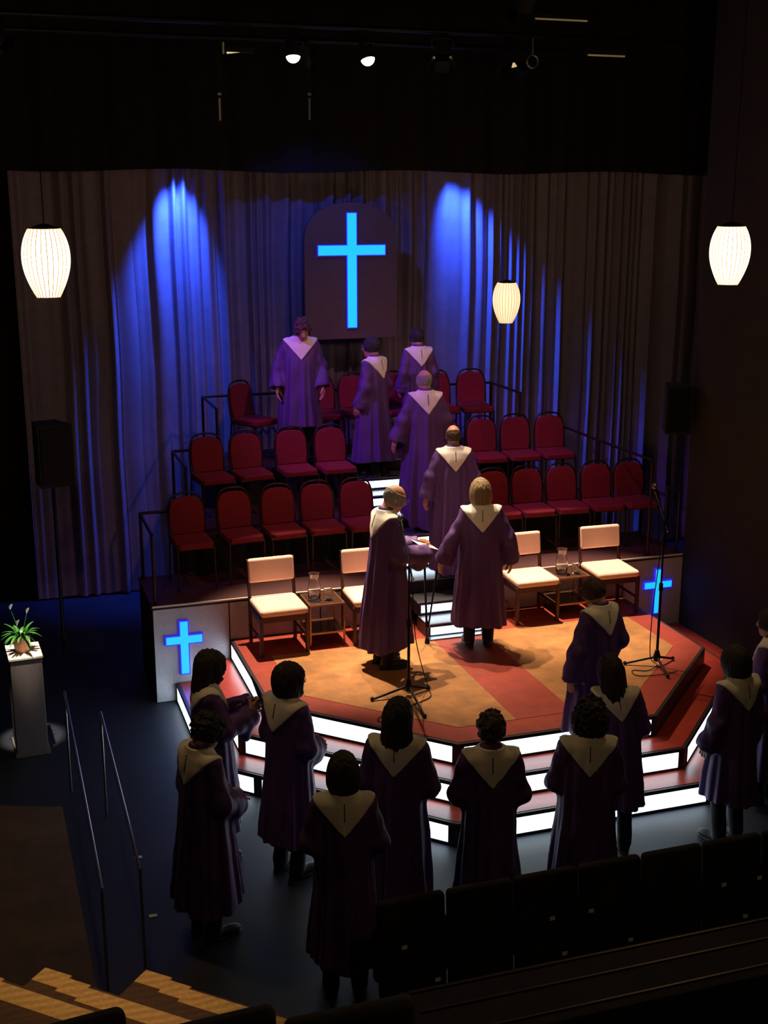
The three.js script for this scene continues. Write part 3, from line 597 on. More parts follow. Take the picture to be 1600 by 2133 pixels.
{ // oak aisle steps in the near corner
  const t = thing('aisle_steps', 'oak aisle steps with dark risers climbing the seating bank', 'steps', [0, 0, 0]);
  const A = [[1.0, [-3.73, 5.74], 0], [1.2, [-4.22, 5.86], 1], [1.4, [-4.6, 5.98], 2]], d = [0.68, 0.62], L = Math.hypot(...d), u = d.map(v => v / L), n = [-u[1], u[0]];
  for (const [h, [x, z], k] of A) {
    let s = 0; const lens = [0.16, 0.13, 0.62];
    lens.forEach((len, i) => {
      const o = -0.022 * i, a = [x + u[0] * s + n[0] * o * -1, z + u[1] * s + n[1] * o * -1], b = [a[0] + u[0] * len, a[1] + u[1] * len], w = 0.105 + 0.0 * i;
      part('tread_board', slab([a, b, [b[0] + n[0] * w, b[1] + n[1] * w], [a[0] + n[0] * w, a[1] + n[1] * w]], h - 0.03, h, 0.003), M.oak, t, 'pale oak tread board');
      s += len - 0.002;
    });
    const a = [x + n[0] * 0.104, z + n[1] * 0.104], b = [x + u[0] * 0.95 + n[0] * 0.104, z + u[1] * 0.95 + n[1] * 0.104], w2 = 0.312;
    part('tread_carpet', slab([a, b, [b[0] + n[0] * w2, b[1] + n[1] * w2], [a[0] + n[0] * w2, a[1] + n[1] * w2]], 0.001, h - 0.004), M.riserBrown, t, 'dark brown tread');
    part('step_body', slab([[x, z], [x + u[0] * 0.9, z + u[1] * 0.9], [x + u[0] * 0.9 + n[0] * 0.1, z + u[1] * 0.9 + n[1] * 0.1], [x + n[0] * 0.1, z + n[1] * 0.1]], 0.001, h - 0.031), M.riserBrown, t);
  }
}
[[-4.22, 8.0, 0.1, 'nearest the wall'], [-3.78, 8.12, 0.05, 'in the middle'], [-3.36, 8.2, 0.0, 'at the aisle end']].forEach(([x, z, r, w]) => {
  const s = putSeat(x, 1.505, z, r, 'dark rounded seat back above the oak steps, ' + w, 'seats above the oak steps');
});
struct('floor_bank', box(2.4, 1.5, 1.6, -4.0, 0.75, 8.25), M.brownfloor, 'raised seating bank floor near the oak steps');
// ---------------------------------------------------------------- people: signed distance fields meshed with surface nets
function surfaceNets(f, lo, hi, cell) {
  const n = [0, 1, 2].map(i => Math.ceil((hi[i] - lo[i]) / cell) + 2), [nx, ny, nz] = n, val = new Float32Array(nx * ny * nz);
  let p = 0;
  for (let k = 0; k < nz; k++) for (let j = 0; j < ny; j++) for (let i = 0; i < nx; i++) val[p++] = f(lo[0] + i * cell, lo[1] + j * cell, lo[2] + k * cell);
  const vid = new Int32Array(nx * ny * nz).fill(-1), pos = [], idx = [], sx = 1, sy = nx, sz = nx * ny;
  const cor = [0, sx, sy, sx + sy, sz, sx + sz, sy + sz, sx + sy + sz];
  const edges = [[0, 1], [0, 2], [0, 4], [1, 3], [1, 5], [2, 3], [2, 6], [3, 7], [4, 5], [4, 6], [5, 7], [6, 7]];
  for (let k = 0; k < nz - 1; k++) for (let j = 0; j < ny - 1; j++) for (let i = 0; i < nx - 1; i++) {
    const b = i + j * sy + k * sz; let m = 0;
    for (let c = 0; c < 8; c++) if (val[b + cor[c]] < 0) m |= 1 << c;
    if (m === 0 || m === 255) continue;
    let X = 0, Y = 0, Z = 0, q = 0;
    for (const [a, c] of edges) {
      if (((m >> a) & 1) === ((m >> c) & 1)) continue;
      const va = val[b + cor[a]], t = va / (va - val[b + cor[c]]);
      X += (a & 1) + t * ((c & 1) - (a & 1)); Y += ((a >> 1) & 1) + t * (((c >> 1) & 1) - ((a >> 1) & 1)); Z += (a >> 2) + t * ((c >> 2) - (a >> 2)); q++;
    }
    vid[b] = pos.length / 3; pos.push(lo[0] + (i + X / q) * cell, lo[1] + (j + Y / q) * cell, lo[2] + (k + Z / q) * cell);
  }
  const quad = (a, b, c, d, flip) => { if (a < 0 || b < 0 || c < 0 || d < 0) return; flip ? idx.push(a, c, b, a, d, c) : idx.push(a, b, c, a, c, d); };
  for (let k = 1; k < nz - 1; k++) for (let j = 1; j < ny - 1; j++) for (let i = 1; i < nx - 1; i++) {
    const b = i + j * sy + k * sz, s = val[b] < 0;
    if (s !== (val[b + sx] < 0)) quad(vid[b - sy - sz], vid[b - sz], vid[b], vid[b - sy], !s);
    if (s !== (val[b + sy] < 0)) quad(vid[b - sx - sz], vid[b - sx], vid[b], vid[b - sz], !s);
    if (s !== (val[b + sz] < 0)) quad(vid[b - sx - sy], vid[b - sy], vid[b], vid[b - sx], !s);
  }
  const nor = new Float32Array(pos.length), e = cell * 0.5;
  for (let i = 0; i < pos.length; i += 3) {
    const x = pos[i], y = pos[i + 1], z = pos[i + 2];
    let a = f(x + e, y, z) - f(x - e, y, z), b = f(x, y + e, z) - f(x, y - e, z), c = f(x, y, z + e) - f(x, y, z - e); const l = Math.hypot(a, b, c) || 1;
    nor[i] = a / l; nor[i + 1] = b / l; nor[i + 2] = c / l;
  }
  const g = new THREE.BufferGeometry();
  g.setAttribute('position', new THREE.Float32BufferAttribute(pos, 3)); g.setAttribute('normal', new THREE.BufferAttribute(nor, 3)); g.setIndex(idx);
  return g;
}
const cap = (x, y, z, a, b, r0, r1) => {            // tapered capsule
  const dx = b[0] - a[0], dy = b[1] - a[1], dz = b[2] - a[2], px = x - a[0], py = y - a[1], pz = z - a[2];
  let t = (px * dx + py * dy + pz * dz) / (dx * dx + dy * dy + dz * dz + 1e-9); t = t < 0 ? 0 : t > 1 ? 1 : t;
  return Math.hypot(px - dx * t, py - dy * t, pz - dz * t) - (r0 + (r1 - r0) * t);
};
const ell = (x, y, z, cx, cy, cz, a, b, c) => { const k = Math.hypot((x - cx) / a, (y - cy) / b, (z - cz) / c), m = Math.min(a, b, c); return (k - 1) * m; };
const smin = (a, b, k) => { const h = Math.max(k - Math.abs(a - b), 0) / k; return Math.min(a, b) - h * h * k * 0.25; };
const sstep = (a, b, x) => { const t = Math.max(0, Math.min(1, (x - a) / (b - a))); return t * t * (3 - 2 * t); };
const lerpTab = (tab, y) => {                        // cubic through the rows of a table
  const n = tab.length; if (y <= tab[0][0]) return tab[0]; if (y >= tab[n - 1][0]) return tab[n - 1];
  let i = 1; while (y > tab[i][0]) i++;
  const a = tab[i - 1], b = tab[i], p = tab[Math.max(0, i - 2)], q = tab[Math.min(n - 1, i + 1)], h = b[0] - a[0], t = (y - a[0]) / h, t2 = t * t, t3 = t2 * t;
  return a.map((v, k) => { const m0 = (b[k] - p[k]) / (b[0] - p[0]) * h, m1 = (q[k] - v) / (q[0] - a[0]) * h; return (2 * t3 - 3 * t2 + 1) * v + (t3 - 2 * t2 + t) * m0 + (3 * t2 - 2 * t3) * b[k] + (t3 - t2) * m1; });
};

// head: origin at the middle of the head, face towards +z
function skull(x, y, z) {
  let d = ell(x, y, z, 0, 0.022, -0.012, 0.074, 0.092, 0.094);
  d = smin(d, ell(x, y, z, 0, -0.038, 0.022, 0.06, 0.078, 0.068), 0.05);
  return smin(d, ell(x, y, z, 0, -0.094, 0.058, 0.026, 0.022, 0.024), 0.035);
}
function headField(x, y, z) {
  let d = skull(x, y, z);
  const ax = Math.abs(x);
  d = smin(d, ell(ax, y, z, 0.032, 0.026, 0.074, 0.026, 0.009, 0.012), 0.015);          // brow
  d = -smin(-d, Math.hypot(ax - 0.031, y - 0.004, z - 0.099) - 0.015, 0.016);           // sockets
  d = smin(d, Math.hypot(ax - 0.031, y - 0.003, z - 0.072) - 0.014, 0.004);             // eyeballs
  d = smin(d, cap(x, y, z, [0, 0.018, 0.084], [0, -0.03, 0.107], 0.007, 0.012), 0.014); // nose
  d = smin(d, ell(ax, y, z, 0.009, -0.034, 0.096, 0.008, 0.007, 0.01), 0.008);
  d = smin(d, ell(x, y, z, 0, -0.058, 0.084, 0.024, 0.006, 0.01), 0.008);
  d = smin(d, ell(x, y, z, 0, -0.071, 0.082, 0.02, 0.007, 0.01), 0.006);
  const ear = ell(ax, y, z, 0.077, -0.004, -0.012, 0.009, 0.031, 0.019);
  d = smin(d, Math.max(ear, -(Math.hypot(ax - 0.088, y + 0.002, z + 0.008) - 0.012)), 0.008);
  return smin(d, cap(x, y, z, [0, -0.06, -0.025], [0, -0.2, -0.045], 0.053, 0.06), 0.03);
}
const headGeo = surfaceNets(headField, [-0.105, -0.21, -0.125], [0.105, 0.13, 0.135], 0.0052);
function paintHead(g, skin, lip) {
  const p = g.attributes.position, c = new Float32Array(p.count * 3);
  for (let i = 0; i < p.count; i++) {
    const x = Math.abs(p.getX(i)), y = p.getY(i), z = p.getZ(i); let q = skin;
    if (Math.hypot(x, (y + 0.064) * 1.6) < 0.026 && z > 0.08) q = lip;
    const e = Math.hypot(x - 0.031, (y - 0.003) * 1.5); if (e < 0.0125 && z > 0.078) q = e < 0.0055 ? [0.03, 0.02, 0.015] : [0.7, 0.68, 0.65];
    c.set(q, i * 3);
  }
  g.setAttribute('color', new THREE.BufferAttribute(c, 3)); return g;
}
function hairGeo(style, sd) {
  const N = (x, y, z, f) => NZ(x * f + sd * 3.1, y * f + sd, z * f);
  const face = (x, y, z, top) => ell(x, y, z, 0, -0.045, 0.098, 0.066, top, 0.085);
  let f, lo = [-0.16, -0.16, -0.17], hi = [0.16, 0.2, 0.15], cell = 0.0065;
  if (style === 'short') f = (x, y, z) => { let d = skull(x, y, z) - 0.012 - 0.006 * N(x, y, z, 28); d = Math.max(d, -face(x, y, z, 0.105)); return Math.max(d, -0.055 - y + 0.25 * Math.max(0, z)); };
  if (style === 'ruffled') f = (x, y, z) => { let d = skull(x, y, z) - 0.018 - 0.02 * N(x, y, z, 26) - 0.01 * N(x, y, z, 55); d = Math.max(d, -face(x, y, z, 0.105)); return Math.max(d, -0.06 - y + 0.25 * Math.max(0, z)); };
  if (style === 'bald') f = (x, y, z) => { let d = skull(x, y, z) - 0.008 - 0.004 * N(x, y, z, 40); d = Math.max(d, -face(x, y, z, 0.12)); d = Math.max(d, y - 0.052 - 0.3 * Math.max(0, -z - 0.03)); return Math.max(d, -0.06 - y + 0.2 * Math.max(0, z)); };
  if (style === 'bob') { lo[1] = -0.2; f = (x, y, z) => { let d = smin(skull(x, y, z) - 0.024, ell(x, y, z, 0, -0.05, -0.03, 0.108, 0.125, 0.098), 0.04) - 0.006 * N(x * 3, y * 0.4, z * 3, 18); d = Math.max(d, -face(x, y, z, 0.1)); return Math.max(d, -0.155 - y + 0.012 * N(x, 0, z, 60)); }; }
  if (style === 'long') { lo[1] = -0.36; lo[2] = -0.19; f = (x, y, z) => { let d = smin(skull(x, y, z) - 0.02, ell(x, y, z, 0, -0.14, -0.065, 0.108, 0.22, 0.08), 0.05) - 0.008 * N(x * 3, y * 0.3, z * 3, 16); d = Math.max(d, -face(x, y, z, 0.1)); return Math.max(d, -0.32 - y + 0.02 * N(x, 0, z, 50)); }; }
  if (style === 'curly') { f = (x, y, z) => { let d = smin(skull(x, y, z) - 0.03, ell(x, y, z, 0, -0.02, -0.03, 0.118, 0.115, 0.108), 0.04) - 0.03 * N(x, y, z, 30) - 0.014 * N(x, y, z, 70); d = Math.max(d, -face(x, y, z, 0.1)); return Math.max(d, -0.14 - y); }; }
  if (style === 'pony') { lo[1] = -0.3; lo[2] = -0.22; f = (x, y, z) => { let d = skull(x, y, z) - 0.015 - 0.006 * N(x * 2, y, z * 2, 24); d = smin(d, cap(x, y, z, [0, 0.03, -0.11], [0.01, -0.2, -0.15], 0.04, 0.03), 0.03) - 0.006 * N(x * 3, y * 0.5, z * 3, 20); d = Math.max(d, -face(x, y, z, 0.105)); return d; }; }
  return surfaceNets(f, lo, hi, cell);
}
// hand: wrist at the origin, fingers towards -y, palm facing +z, thumb on +x
function handGeo(curl) {
  const fingers = [];
  const lens = [[0.042, 0.026, 0.02], [0.047, 0.03, 0.022], [0.043, 0.028, 0.021], [0.033, 0.021, 0.018]];
  lens.forEach((ph, i) => {
    const x = 0.03 - i * 0.02; let p = [x, -0.09 + Math.abs(i - 1.2) * 0.005, 0], a = curl * 0.5; const ch = [p];
    ph.forEach((l, k) => { const q = [p[0] + (x - 0.002) * 0.08 * (1 - curl * 0.5), p[1] - Math.cos(a) * l, p[2] + Math.sin(a) * l]; ch.push(q); p = q; a += curl * 0.75; });
    fingers.push(ch);
  });
  const th = [[0.026, -0.02, 0.004], [0.05, -0.052, 0.02], [0.058, -0.082, 0.03 + 0.02 * curl], [0.052, -0.105, 0.036 + 0.03 * curl]];
  const f = (x, y, z) => {
    let d = 1; for (let i = 0; i < 4; i++) d = smin(d, cap(x, y, z, [0.015 - i * 0.01, -0.005, 0], fingers[i][0], 0.016, 0.0125), 0.012);
    for (const ch of fingers) for (let k = 0; k < 3; k++) d = smin(d, cap(x, y, z, ch[k], ch[k + 1], 0.0095 - k * 0.0008, 0.0087 - k * 0.0008), 0.004);
    for (let k = 0; k < 3; k++) d = smin(d, cap(x, y, z, th[k], th[k + 1], 0.015 - k * 0.002, 0.0125 - k * 0.0018), 0.008);
    return smin(d, cap(x, y, z, [0, 0.05, 0], [0, -0.012, 0], 0.027, 0.024), 0.015);
  };
  return surfaceNets(f, [-0.055, -0.215, -0.035], [0.08, 0.06, 0.125], 0.0048);
}
const HANDS = { relaxed: handGeo(0.45), hold: handGeo(1.15) };
const shoeGeo = surfaceNets((x, y, z) => {
  let d = smin(ell(x, y, z, 0, 0.036, 0.085, 0.046, 0.04, 0.1), ell(x, y, z, 0, 0.05, -0.03, 0.038, 0.055, 0.062), 0.04);
  d = smin(d, cap(x, y, z, [0, 0.05, -0.035], [0, 0.1, -0.035], 0.042, 0.044), 0.03);
  d = Math.max(d, -y + 0.002, y - 0.105);
  return Math.min(d, Math.max(ell(x, y, z, 0, 0.0, 0.04, 0.05, 0.05, 0.15), Math.abs(y - 0.011) - 0.011));
}, [-0.07, -0.02, -0.13], [0.07, 0.13, 0.21], 0.0075);
function place(g, m4, color) {                      // a moved copy with plain attributes and one colour
  g = g.clone().applyMatrix4(m4);
  if (color && !g.attributes.color) { const c = new Float32Array(g.attributes.position.count * 3); for (let i = 0; i < c.length; i += 3) c.set(color, i); g.setAttribute('color', new THREE.BufferAttribute(c, 3)); }
  return g;
}
const skinMat = new THREE.MeshStandardMaterial({ vertexColors: true, roughness: 0.6 });
const ROBE_TAB = [[0.1, 0.25, 0.235, 0.0], [0.5, 0.222, 0.2, 0.0], [0.95, 0.186, 0.158, 0.005], [1.2, 0.182, 0.138, 0.0], [1.33, 0.18, 0.118, -0.012], [1.4, 0.15, 0.095, -0.02], [1.445, 0.1, 0.078, -0.022], [1.5, 0.064, 0.066, -0.02]];
let personNo = 0;
function person(o) {
  const n = ++personNo, sd = n * 1.37, k = o.h / 1.7;
  const t = thing('person', o.label, 'person', [o.at[0], o.at[1], o.at[2]], Math.atan2(o.face[0], o.face[1]));
  t.scale.setScalar(k);
  const [lx, lz] = o.lean ?? [0, 0], gz = y => { const q = Math.max(0, (y - 0.8) / 0.7); return q * q; };
  const warp = ([x, y, z]) => [x + lx * gz(y), y, z + lz * gz(y)];
  const arms = [o.armL ?? [[0.215, 1.12, -0.04], [0.222, 0.9, 0.05]], (o.armR ?? [[0.215, 1.12, -0.04], [0.222, 0.9, 0.05]]).map(([x, y, z]) => [-x, y, z])];
  const SH = s => [s * 0.155, 1.378, -0.015];
  const feet = o.feet ?? [[0.095, 0, 0.01, 0.12], [-0.095, 0, 0.01, -0.12]];
  const hs = o.hemSlope ?? 0, y0 = o.hem ?? 0.27, fat = o.wide ?? 1;
  // gown
  const phs = [0, 1, 2, 3].map(i => NZ(sd * 2.3, i * 1.7, 0.4) * 9 + sd * 2);
  const gown = (x, y, z) => {
    const [, a0, b0, cz] = lerpTab(ROBE_TAB, y);
    const fw = 1 + (fat - 1) * sstep(1.4, 1.1, y), a = a0 * fw, b = b0 * fw, X = x / a, Z = (z - cz) / b, th = Math.atan2(X, Z), w = 0.55 * sstep(1.36, 1.12, y) + 0.45 * sstep(1.05, 0.45, y);
    const fold = w * (0.05 * Math.cos(7 * th + phs[0] + 0.7 * y) + 0.052 * Math.cos(11 * th + phs[1] - 1.1 * y) + 0.034 * Math.cos(17 * th + phs[2] + 0.6 * Math.sin(3 * y))) + 0.012 * Math.cos(13 * th + phs[3] + 3 * y) * sstep(1.42, 1.3, y);
    let d = (Math.hypot(X, Z) - 1 - fold) * Math.min(a, b) * 0.9;
    for (let s = 0; s < 2; s++) {
      const [e, wr] = arms[s], S = SH(s ? -1 : 1), dx = wr[0] - e[0], dy = wr[1] - e[1], dz = wr[2] - e[2], l = Math.hypot(dx, dy, dz), u = [dx / l, dy / l, dz / l];
      const C = [wr[0] - u[0] * 0.02, wr[1] - u[1] * 0.02 - 0.025, wr[2] - u[2] * 0.02];
      let q = cap(x, y, z, S, e, 0.064, 0.068);
      let q2 = cap(x, y, z, e, C, 0.07, 0.098);
      const mx = e[0] + dx * 0.72, my = e[1] + dy * 0.72, mz = e[2] + dz * 0.72;
      q2 = smin(q2, cap(x, y, z, [mx, my - 0.03, mz], [mx, my - 0.03 - 0.1 * Math.abs(1 + dy / l), mz], 0.066, 0.05), 0.06);
      const ax = (x - wr[0]) * u[0] + (y - wr[1]) * u[1] + (z - wr[2]) * u[2];
      q2 = Math.max(q2, ax - 0.015);
      q2 = Math.max(q2, -cap(x, y, z, [e[0] + dx * 0.5, e[1] + dy * 0.5, e[2] + dz * 0.5], [wr[0] + u[0] * 0.05, wr[1] + u[1] * 0.05 - 0.025, wr[2] + u[2] * 0.05], 0.035, 0.084));
      q = smin(q, q2, 0.04) + 0.013 * NZ(x * 15 + sd, y * 9, z * 15);
      d = smin(d, q, 0.045);
    }
    d += 0.008 * NZ(x * 11 + sd, y * 4, z * 11) * sstep(1.46, 1.3, y);
    const yh = y0 + 0.02 * Math.sin(2 * th + sd) + hs * z;
    d = Math.max(d, yh - y);
    if (y < yh + 0.22) d = Math.max(d, -(d + 0.035 + 0.3 * Math.max(0, y - yh)));
    return Math.max(d, y - 1.5);
  };
  const field = (x, y, z) => { const g = gz(y); return gown(x - lx * g, y, z - lz * g); };
  const ext = 0.36 + Math.max(Math.abs(lx), Math.abs(lz)) * 1.2;
  let lo = [-ext, y0 - 0.06 - Math.abs(hs) * 0.32, -ext + 0.02], hi = [ext, 1.53, ext - 0.02];
  for (const [e, w] of arms) for (const p of [e, w].map(warp)) for (let i = 0; i < 3; i++) { lo[i] = Math.min(lo[i], p[i] - 0.15); hi[i] = Math.max(hi[i], p[i] + 0.15); }
  hi[1] = Math.max(hi[1], 1.53);
  part('choir_robe', surfaceNets(field, lo, hi, 0.0145), M.robe, t, 'dark purple choir robe');
  const yv = o.vtip ?? 1.21, kv = 1.12;
  const colF = (x, y, z) => { const g = gz(y), X = x - lx * g, d = field(x, y, z) - 0.012; return Math.max(d, (yv + kv * Math.abs(X) - y) * 0.69, y - 1.475, -(field(x, y, z) + 0.02)); };
  const cx = lx * gz(1.4), czz = lz * gz(1.4);
  part('collar', surfaceNets(colF, [-0.27 + Math.min(0, cx), yv - 0.03, -0.24 + Math.min(0, czz)], [0.27 + Math.max(0, cx), 1.5, 0.24 + Math.max(0, czz)], 0.0085), M.collar, t, 'white pointed collar');
  { // short slit at the back of the collar
    const pts = []; for (let i = 0; i <= 5; i++) { const y = 1.43 - 0.022 * i; let z = -0.3 + lz * gz(y); const x = lx * gz(y); for (let s = 0; s < 60 && field(x, y, z) > 0.0135; s++) z += Math.max(0.002, field(x, y, z) - 0.013); pts.push([x, y, z]); }
    part('collar_slit', tube(pts, 0.0035, 16, 5), M.trousers, t, 'dark slit at back of collar');
  }
  // body under the gown: one surface with head and hands
  const bodyF = (x, y, z) => {
    const g = gz(y); x -= lx * g; z -= lz * g;
    let d = ell(x, y, z, 0, 1.22, -0.01, 0.15, 0.2, 0.09);
    d = smin(d, ell(x, y, z, 0, 0.98, 0, 0.14, 0.16, 0.095), 0.08);
    for (let s = 0; s < 2; s++) {
      const [e, w] = arms[s], S = SH(s ? -1 : 1), F = feet[s], hip = [s ? -0.08 : 0.08, 0.9, 0], kn = [(hip[0] + F[0]) / 2, 0.48 + F[1] * 0.6, (F[2]) / 2 + 0.03 + F[1] * 0.3], an = [F[0], 0.09 + F[1], F[2] - 0.03];
      d = smin(d, cap(x, y, z, S, e, 0.05, 0.038), 0.04); d = smin(d, cap(x, y, z, e, w, 0.038, 0.026), 0.02);
      d = smin(d, cap(x, y, z, hip, kn, 0.075, 0.05), 0.04); d = smin(d, cap(x, y, z, kn, an, 0.05, 0.034), 0.03);
    }
    return smin(d, cap(x, y, z, [0, 1.38, -0.02], [0, 1.46, -0.015], 0.07, 0.055), 0.04);
  };
  const pcs = [], skin = o.skin ?? [0.52, 0.27, 0.18], I = new THREE.Matrix4();
  const fmin = Math.min(feet[0][1], feet[1][1]);
  pcs.push(place(surfaceNets(bodyF, [Math.max(lo[0], -0.6), 0.02 + fmin, lo[2] + 0.05], [hi[0], 1.56, hi[2] - 0.02], 0.02), I, skin));
  const hd = o.head ?? [0, 0, 0], HC = warp([0, 1.582, 0.018]);
  const HM = new THREE.Matrix4().makeTranslation(HC[0], HC[1] - 0.09, HC[2] - 0.03).multiply(new THREE.Matrix4().makeRotationFromEuler(new THREE.Euler(hd[1], hd[0], hd[2], 'YXZ'))).multiply(new THREE.Matrix4().makeTranslation(0, 0.09, 0.03));
  pcs.push(place(paintHead(headGeo.clone(), skin, [skin[0] * 0.8, skin[1] * 0.55, skin[2] * 0.55]), HM));
  arms.forEach(([e, w], s) => {
    const we = V3(...warp(w)), el = V3(...warp(e)), dir = we.clone().sub(el).normalize(), palm = V3(s ? 1 : -1, 0, 0.3);
    const Yv = dir.clone().negate(), Zv = palm.addScaledVector(Yv, -palm.dot(Yv)).normalize(), Xv = Yv.clone().cross(Zv);
    const m = new THREE.Matrix4().makeBasis(s ? Xv.clone() : Xv, Yv, Zv).setPosition(we);
    let h = HANDS[o.hands ?? 'relaxed'].clone();
    if (!s === (Xv.z < 0) ? true : false) { h.scale(-1, 1, 1); const ix = h.index; for (let i = 0; i < ix.count; i += 3) { const q = ix.getX(i + 1); ix.setX(i + 1, ix.getX(i + 2)); ix.setX(i + 2, q); } const nn = h.attributes.normal; for (let i = 0; i < nn.count; i++) nn.setX(i, nn.getX(i)); }
    pcs.push(place(h, m, skin));
  });
  const body = mergeGeometries(pcs.map(g => g.index ? g.toNonIndexed() : g));
  part('body', body, skinMat, t);
  // legs, shoes, hair
  const legF = (x, y, z) => {
    let d = ell(x, y, z, 0, 0.95, 0, 0.15, 0.1, 0.105);
    for (let s = 0; s < 2; s++) { const F = feet[s], hip = [s ? -0.085 : 0.085, 0.9, 0], kn = [(hip[0] + F[0]) / 2, 0.48 + F[1] * 0.6, F[2] / 2 + 0.03 + F[1] * 0.3], an = [F[0], 0.08 + F[1], F[2] - 0.03]; d = smin(d, cap(x, y, z, hip, kn, 0.088, 0.067), 0.05); d = smin(d, cap(x, y, z, kn, an, 0.067, 0.058), 0.03); }
    return Math.max(d + 0.006 * NZ(x * 14, y * 9, z * 14), 0.05 + fmin - y);
  };
  part('trousers', surfaceNets(legF, [-0.26, 0.03 + fmin, -0.38], [0.26, 1.0, 0.3], 0.017), M.trousers, t, 'dark trousers');
  feet.forEach(([fx, fy, fz, a]) => part('shoe', shoeGeo.clone().rotateY(a).translate(fx, fy, fz), o.shoe ?? M.shoe, t));
  if (o.hair) part('hair', hairGeo(o.hair, n).applyMatrix4(HM), mat({ color: new THREE.Color().setRGB(...(o.hairCol ?? [0.05, 0.03, 0.02])), roughness: 0.75 }), t);
  if (o.glasses) {
    const gl = [];
    for (const s of [-1, 1]) { gl.push(new THREE.TorusGeometry(0.022, 0.0022, 6, 24).translate(s * 0.033, 0.004, 0.11)); gl.push(bar([s * 0.055, 0.006, 0.107], [s * 0.079, 0.008, 0.0], 0.0018, 0.0018, 6)); }
    gl.push(bar([-0.012, 0.006, 0.112], [0.012, 0.006, 0.112], 0.002, 0.002, 6));
    part('spectacles', merge(gl).applyMatrix4(HM), M.steel, t, 'thin metal spectacles');
  }
  return t;
}
const brown = [0.06, 0.033, 0.02], dark = [0.018, 0.013, 0.011], grey = [0.26, 0.24, 0.22], blond = [0.2, 0.13, 0.06];
const clasp = { armL: [[0.215, 1.1, 0.0], [0.06, 1.0, 0.22]], armR: [[0.215, 1.1, 0.0], [0.06, 1.0, 0.22]] };
const away = a => { const q = YAW + a * Math.PI / 180; return [Math.sin(q), -Math.cos(q)]; };
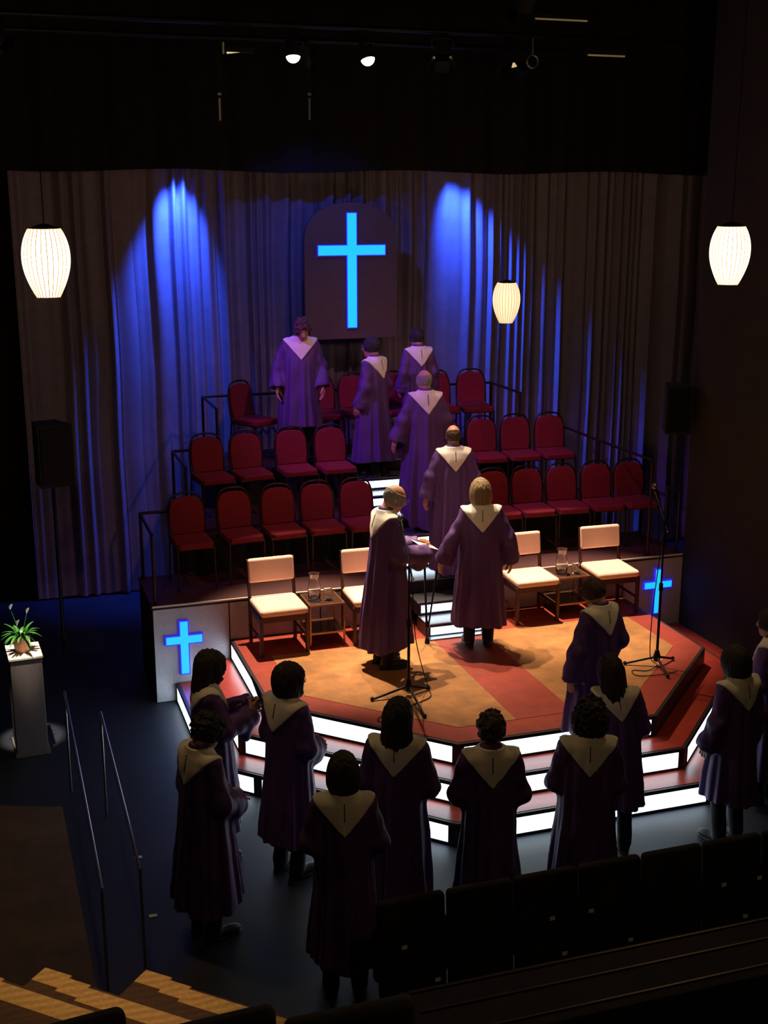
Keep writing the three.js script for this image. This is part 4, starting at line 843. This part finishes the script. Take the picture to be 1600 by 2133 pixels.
const PEOPLE = [
  // choir going up
  { label: 'person in purple robe facing the hall with bowed head on the top choir tier', at: [-0.86, 1.832, -2.24], h: 1.68, face: away(168), head: [0.1, 0.5, 0], hair: 'ruffled', hairCol: brown, lean: [0.02, 0.05], hem: 0.42, wide: 1.12, armL: [[0.25, 1.12, -0.02], [0.26, 0.9, 0.06]], armR: [[0.25, 1.12, -0.02], [0.26, 0.9, 0.06]], feet: [[0.09, 0, 0.08, 0.1], [-0.09, 0, -0.06, -0.1]] },
  { label: 'person in purple robe turning towards the top tier in profile with glasses', at: [-0.1, 1.698, -1.82], h: 1.59, face: away(-55), head: [0.35, 0.05, 0], hair: 'short', hairCol: dark, glasses: true, hem: 0.2, hemSlope: 0.0, wide: 1.12, feet: [[0.08, 0, -0.06, 0.12], [-0.08, 0, -0.06, -0.12]] },
  { label: 'dark-haired person in purple robe standing before the top tier chairs', at: [0.57, 1.833, -2.2], h: 1.49, face: away(-20), head: [0.35, 0.05, 0], hair: 'short', hairCol: dark },
  { label: 'grey-haired person in purple robe climbing the upper aisle stairs', at: [0.21, 1.418, -0.96], h: 1.6, face: away(-14), head: [0.25, 0.05, 0], hair: 'bald', hairCol: grey, hem: 0.05, hemSlope: 0.6, wide: 1.18, armL: [[0.27, 1.13, -0.02], [0.34, 0.92, 0.0]], armR: [[0.25, 1.12, -0.03], [0.27, 0.9, 0.04]], feet: [[0.09, 0, 0.12, 0.1], [-0.09, -0.144, -0.2, -0.1]] },
  { label: 'person with cropped hair in purple robe climbing the lower aisle stairs', at: [0.19, 0.998, -0.06], h: 1.58, face: away(-10), head: [-0.1, 0.1, 0], hair: 'bald', hairCol: brown, hem: 0.16, hemSlope: 0.4, wide: 1.1, armL: [[0.25, 1.13, -0.02], [0.29, 0.92, 0.0]], armR: [[0.24, 1.12, -0.03], [0.27, 0.9, 0.04]], feet: [[0.09, 0, 0.08, 0.1], [-0.09, -0.148, -0.3, -0.1]] },
  { label: 'person with blonde bob in purple robe at the foot of the aisle stairs', at: [0.09, SY + 0.003, 0.93], h: 1.65, face: away(-4), head: [0.1, 0.08, 0], hair: 'bob', hairCol: blond, hem: 0.24, armL: [[0.28, 1.12, -0.05], [0.36, 0.9, 0.02]], armR: [[0.27, 1.12, -0.05], [0.31, 0.9, 0.02]], wide: 1.1 },
  { label: 'balding person with glasses in purple robe reading a paper at the microphone', at: [-0.93, SY + 0.002, 1.14], h: 1.74, face: away(68), head: [-0.05, 0.42, 0], hair: 'bald', hairCol: grey, glasses: true, hands: 'hold', hem: 0.2, armL: [[0.2, 1.1, 0.05], [0.11, 1.08, 0.33]], armR: [[0.21, 1.1, 0.05], [0.1, 1.06, 0.33]], skin: [0.62, 0.3, 0.17], wide: 1.04, lean: [0, 0.03] },
  // in front of and on the stage steps
  { label: 'person in dark robe with bowed head stepping on the lit stage steps', at: [0.18, 0.384, 3.14], h: 1.54, face: away(-38), head: [0.35, 0.4, 0], hair: 'short', hairCol: brown, hem: 0.27, armL: [[0.27, 1.08, -0.02], [0.27, 0.84, 0.02]], armR: [[0.25, 1.1, -0.06], [0.22, 0.95, 0.1]], wide: 1.12, feet: [[0.09, 0, -0.04, 0.12], [-0.09, 0, -0.04, -0.12]] },
  { label: 'long-haired person in dark robe raising a folder beside the plant-side steps', at: [-2.9, 0.002, 3.0], h: 1.62, face: away(72), head: [0.05, 0.1, 0], hair: 'long', hairCol: dark, hands: 'hold', armL: [[0.2, 1.12, 0.08], [0.1, 1.2, 0.32]], armR: [[0.2, 1.12, 0.08], [0.05, 1.2, 0.31]] },
  { label: 'person with bob and glasses in dark robe standing before the plant-side steps', at: [-2.42, 0.002, 3.44], h: 1.63, face: away(42), head: [-0.5, 0.0, 0], hair: 'bob', hairCol: dark, glasses: true, hem: 0.3, ...clasp },
  { label: 'short-haired person in dark robe bowing their head, nearest the handrail', at: [-3.13, 0.002, 4.02], h: 1.6, face: away(48), head: [-0.25, 0.4, 0], hair: 'ruffled', hairCol: dark, ...clasp, wide: 1.1 },
  { label: 'person with dark bob and straight V collar standing clear of the steps', at: [-2.43, 0.002, 4.9], h: 1.6, face: away(-4), head: [0.05, 0.1, 0], hair: 'bob', hairCol: dark, ...clasp },
  { label: 'person with long dark hair covering the collar before the front lit steps', at: [-1.9, 0.002, 4.35], h: 1.66, face: away(12), head: [0, 0.05, 0], hair: 'long', hairCol: dark, ...clasp },
  { label: 'person with ruffled short hair and V collar before the middle of the lit steps', at: [-1.36, 0.002, 4.62], h: 1.61, face: away(-3), head: [-0.1, 0.02, 0], hair: 'ruffled', hairCol: brown, ...clasp },
  { label: 'person with bushy curly hair and V collar before the front lit steps', at: [-0.69, 0.002, 4.68], h: 1.62, face: away(2), head: [-0.1, 0.1, 0.05], hair: 'curly', hairCol: dark, ...clasp, wide: 1.06 },
  { label: 'person in dark robe half hidden behind the curly-haired singer', at: [-0.02, 0.002, 3.9], h: 1.55, face: away(-6), head: [0.1, 0.35, 0], hair: 'long', hairCol: dark, lean: [0.05, 0.05], hem: 0.45, ...clasp },
  { label: 'dark-haired person with V collar at the end of the lit steps by the side wall', at: [0.88, 0.002, 4.04], h: 1.58, face: away(-28), head: [0.1, 0.2, 0], hair: 'bob', hairCol: dark, hem: 0.4 },
  { label: 'robed person at the side wall beyond the end of the lit steps', at: [1.52, 0.002, 3.55], h: 1.65, face: away(-50), head: [0.1, 0.05, 0], hair: 'short', hairCol: dark, ...clasp },
];
for (const p of PEOPLE) person(p);
// things in hands
{
  const m = solo('sheet_of_paper', 'white sheet of paper held by the reader', 'paper', box(0.16, 0.003, 0.22).rotateX(0.35), M.paper);
  m.rotation.y = Math.atan2(...away(68)); m.position.set(-0.54, SY + 1.13, 1.13);
  const f = solo('choir_folder', 'dark folder raised by the long-haired singer', 'folder', box(0.2, 0.26, 0.014, 0, 0, 0, 0.004).rotateX(-0.3), M.black);
  f.rotation.y = Math.atan2(...away(72)); f.position.set(-2.52, 1.22, 2.97);
}
scene.traverse(o => { if (o.isMesh) { o.castShadow = true; o.receiveShadow = true; } });
renderer.render(scene, camera);
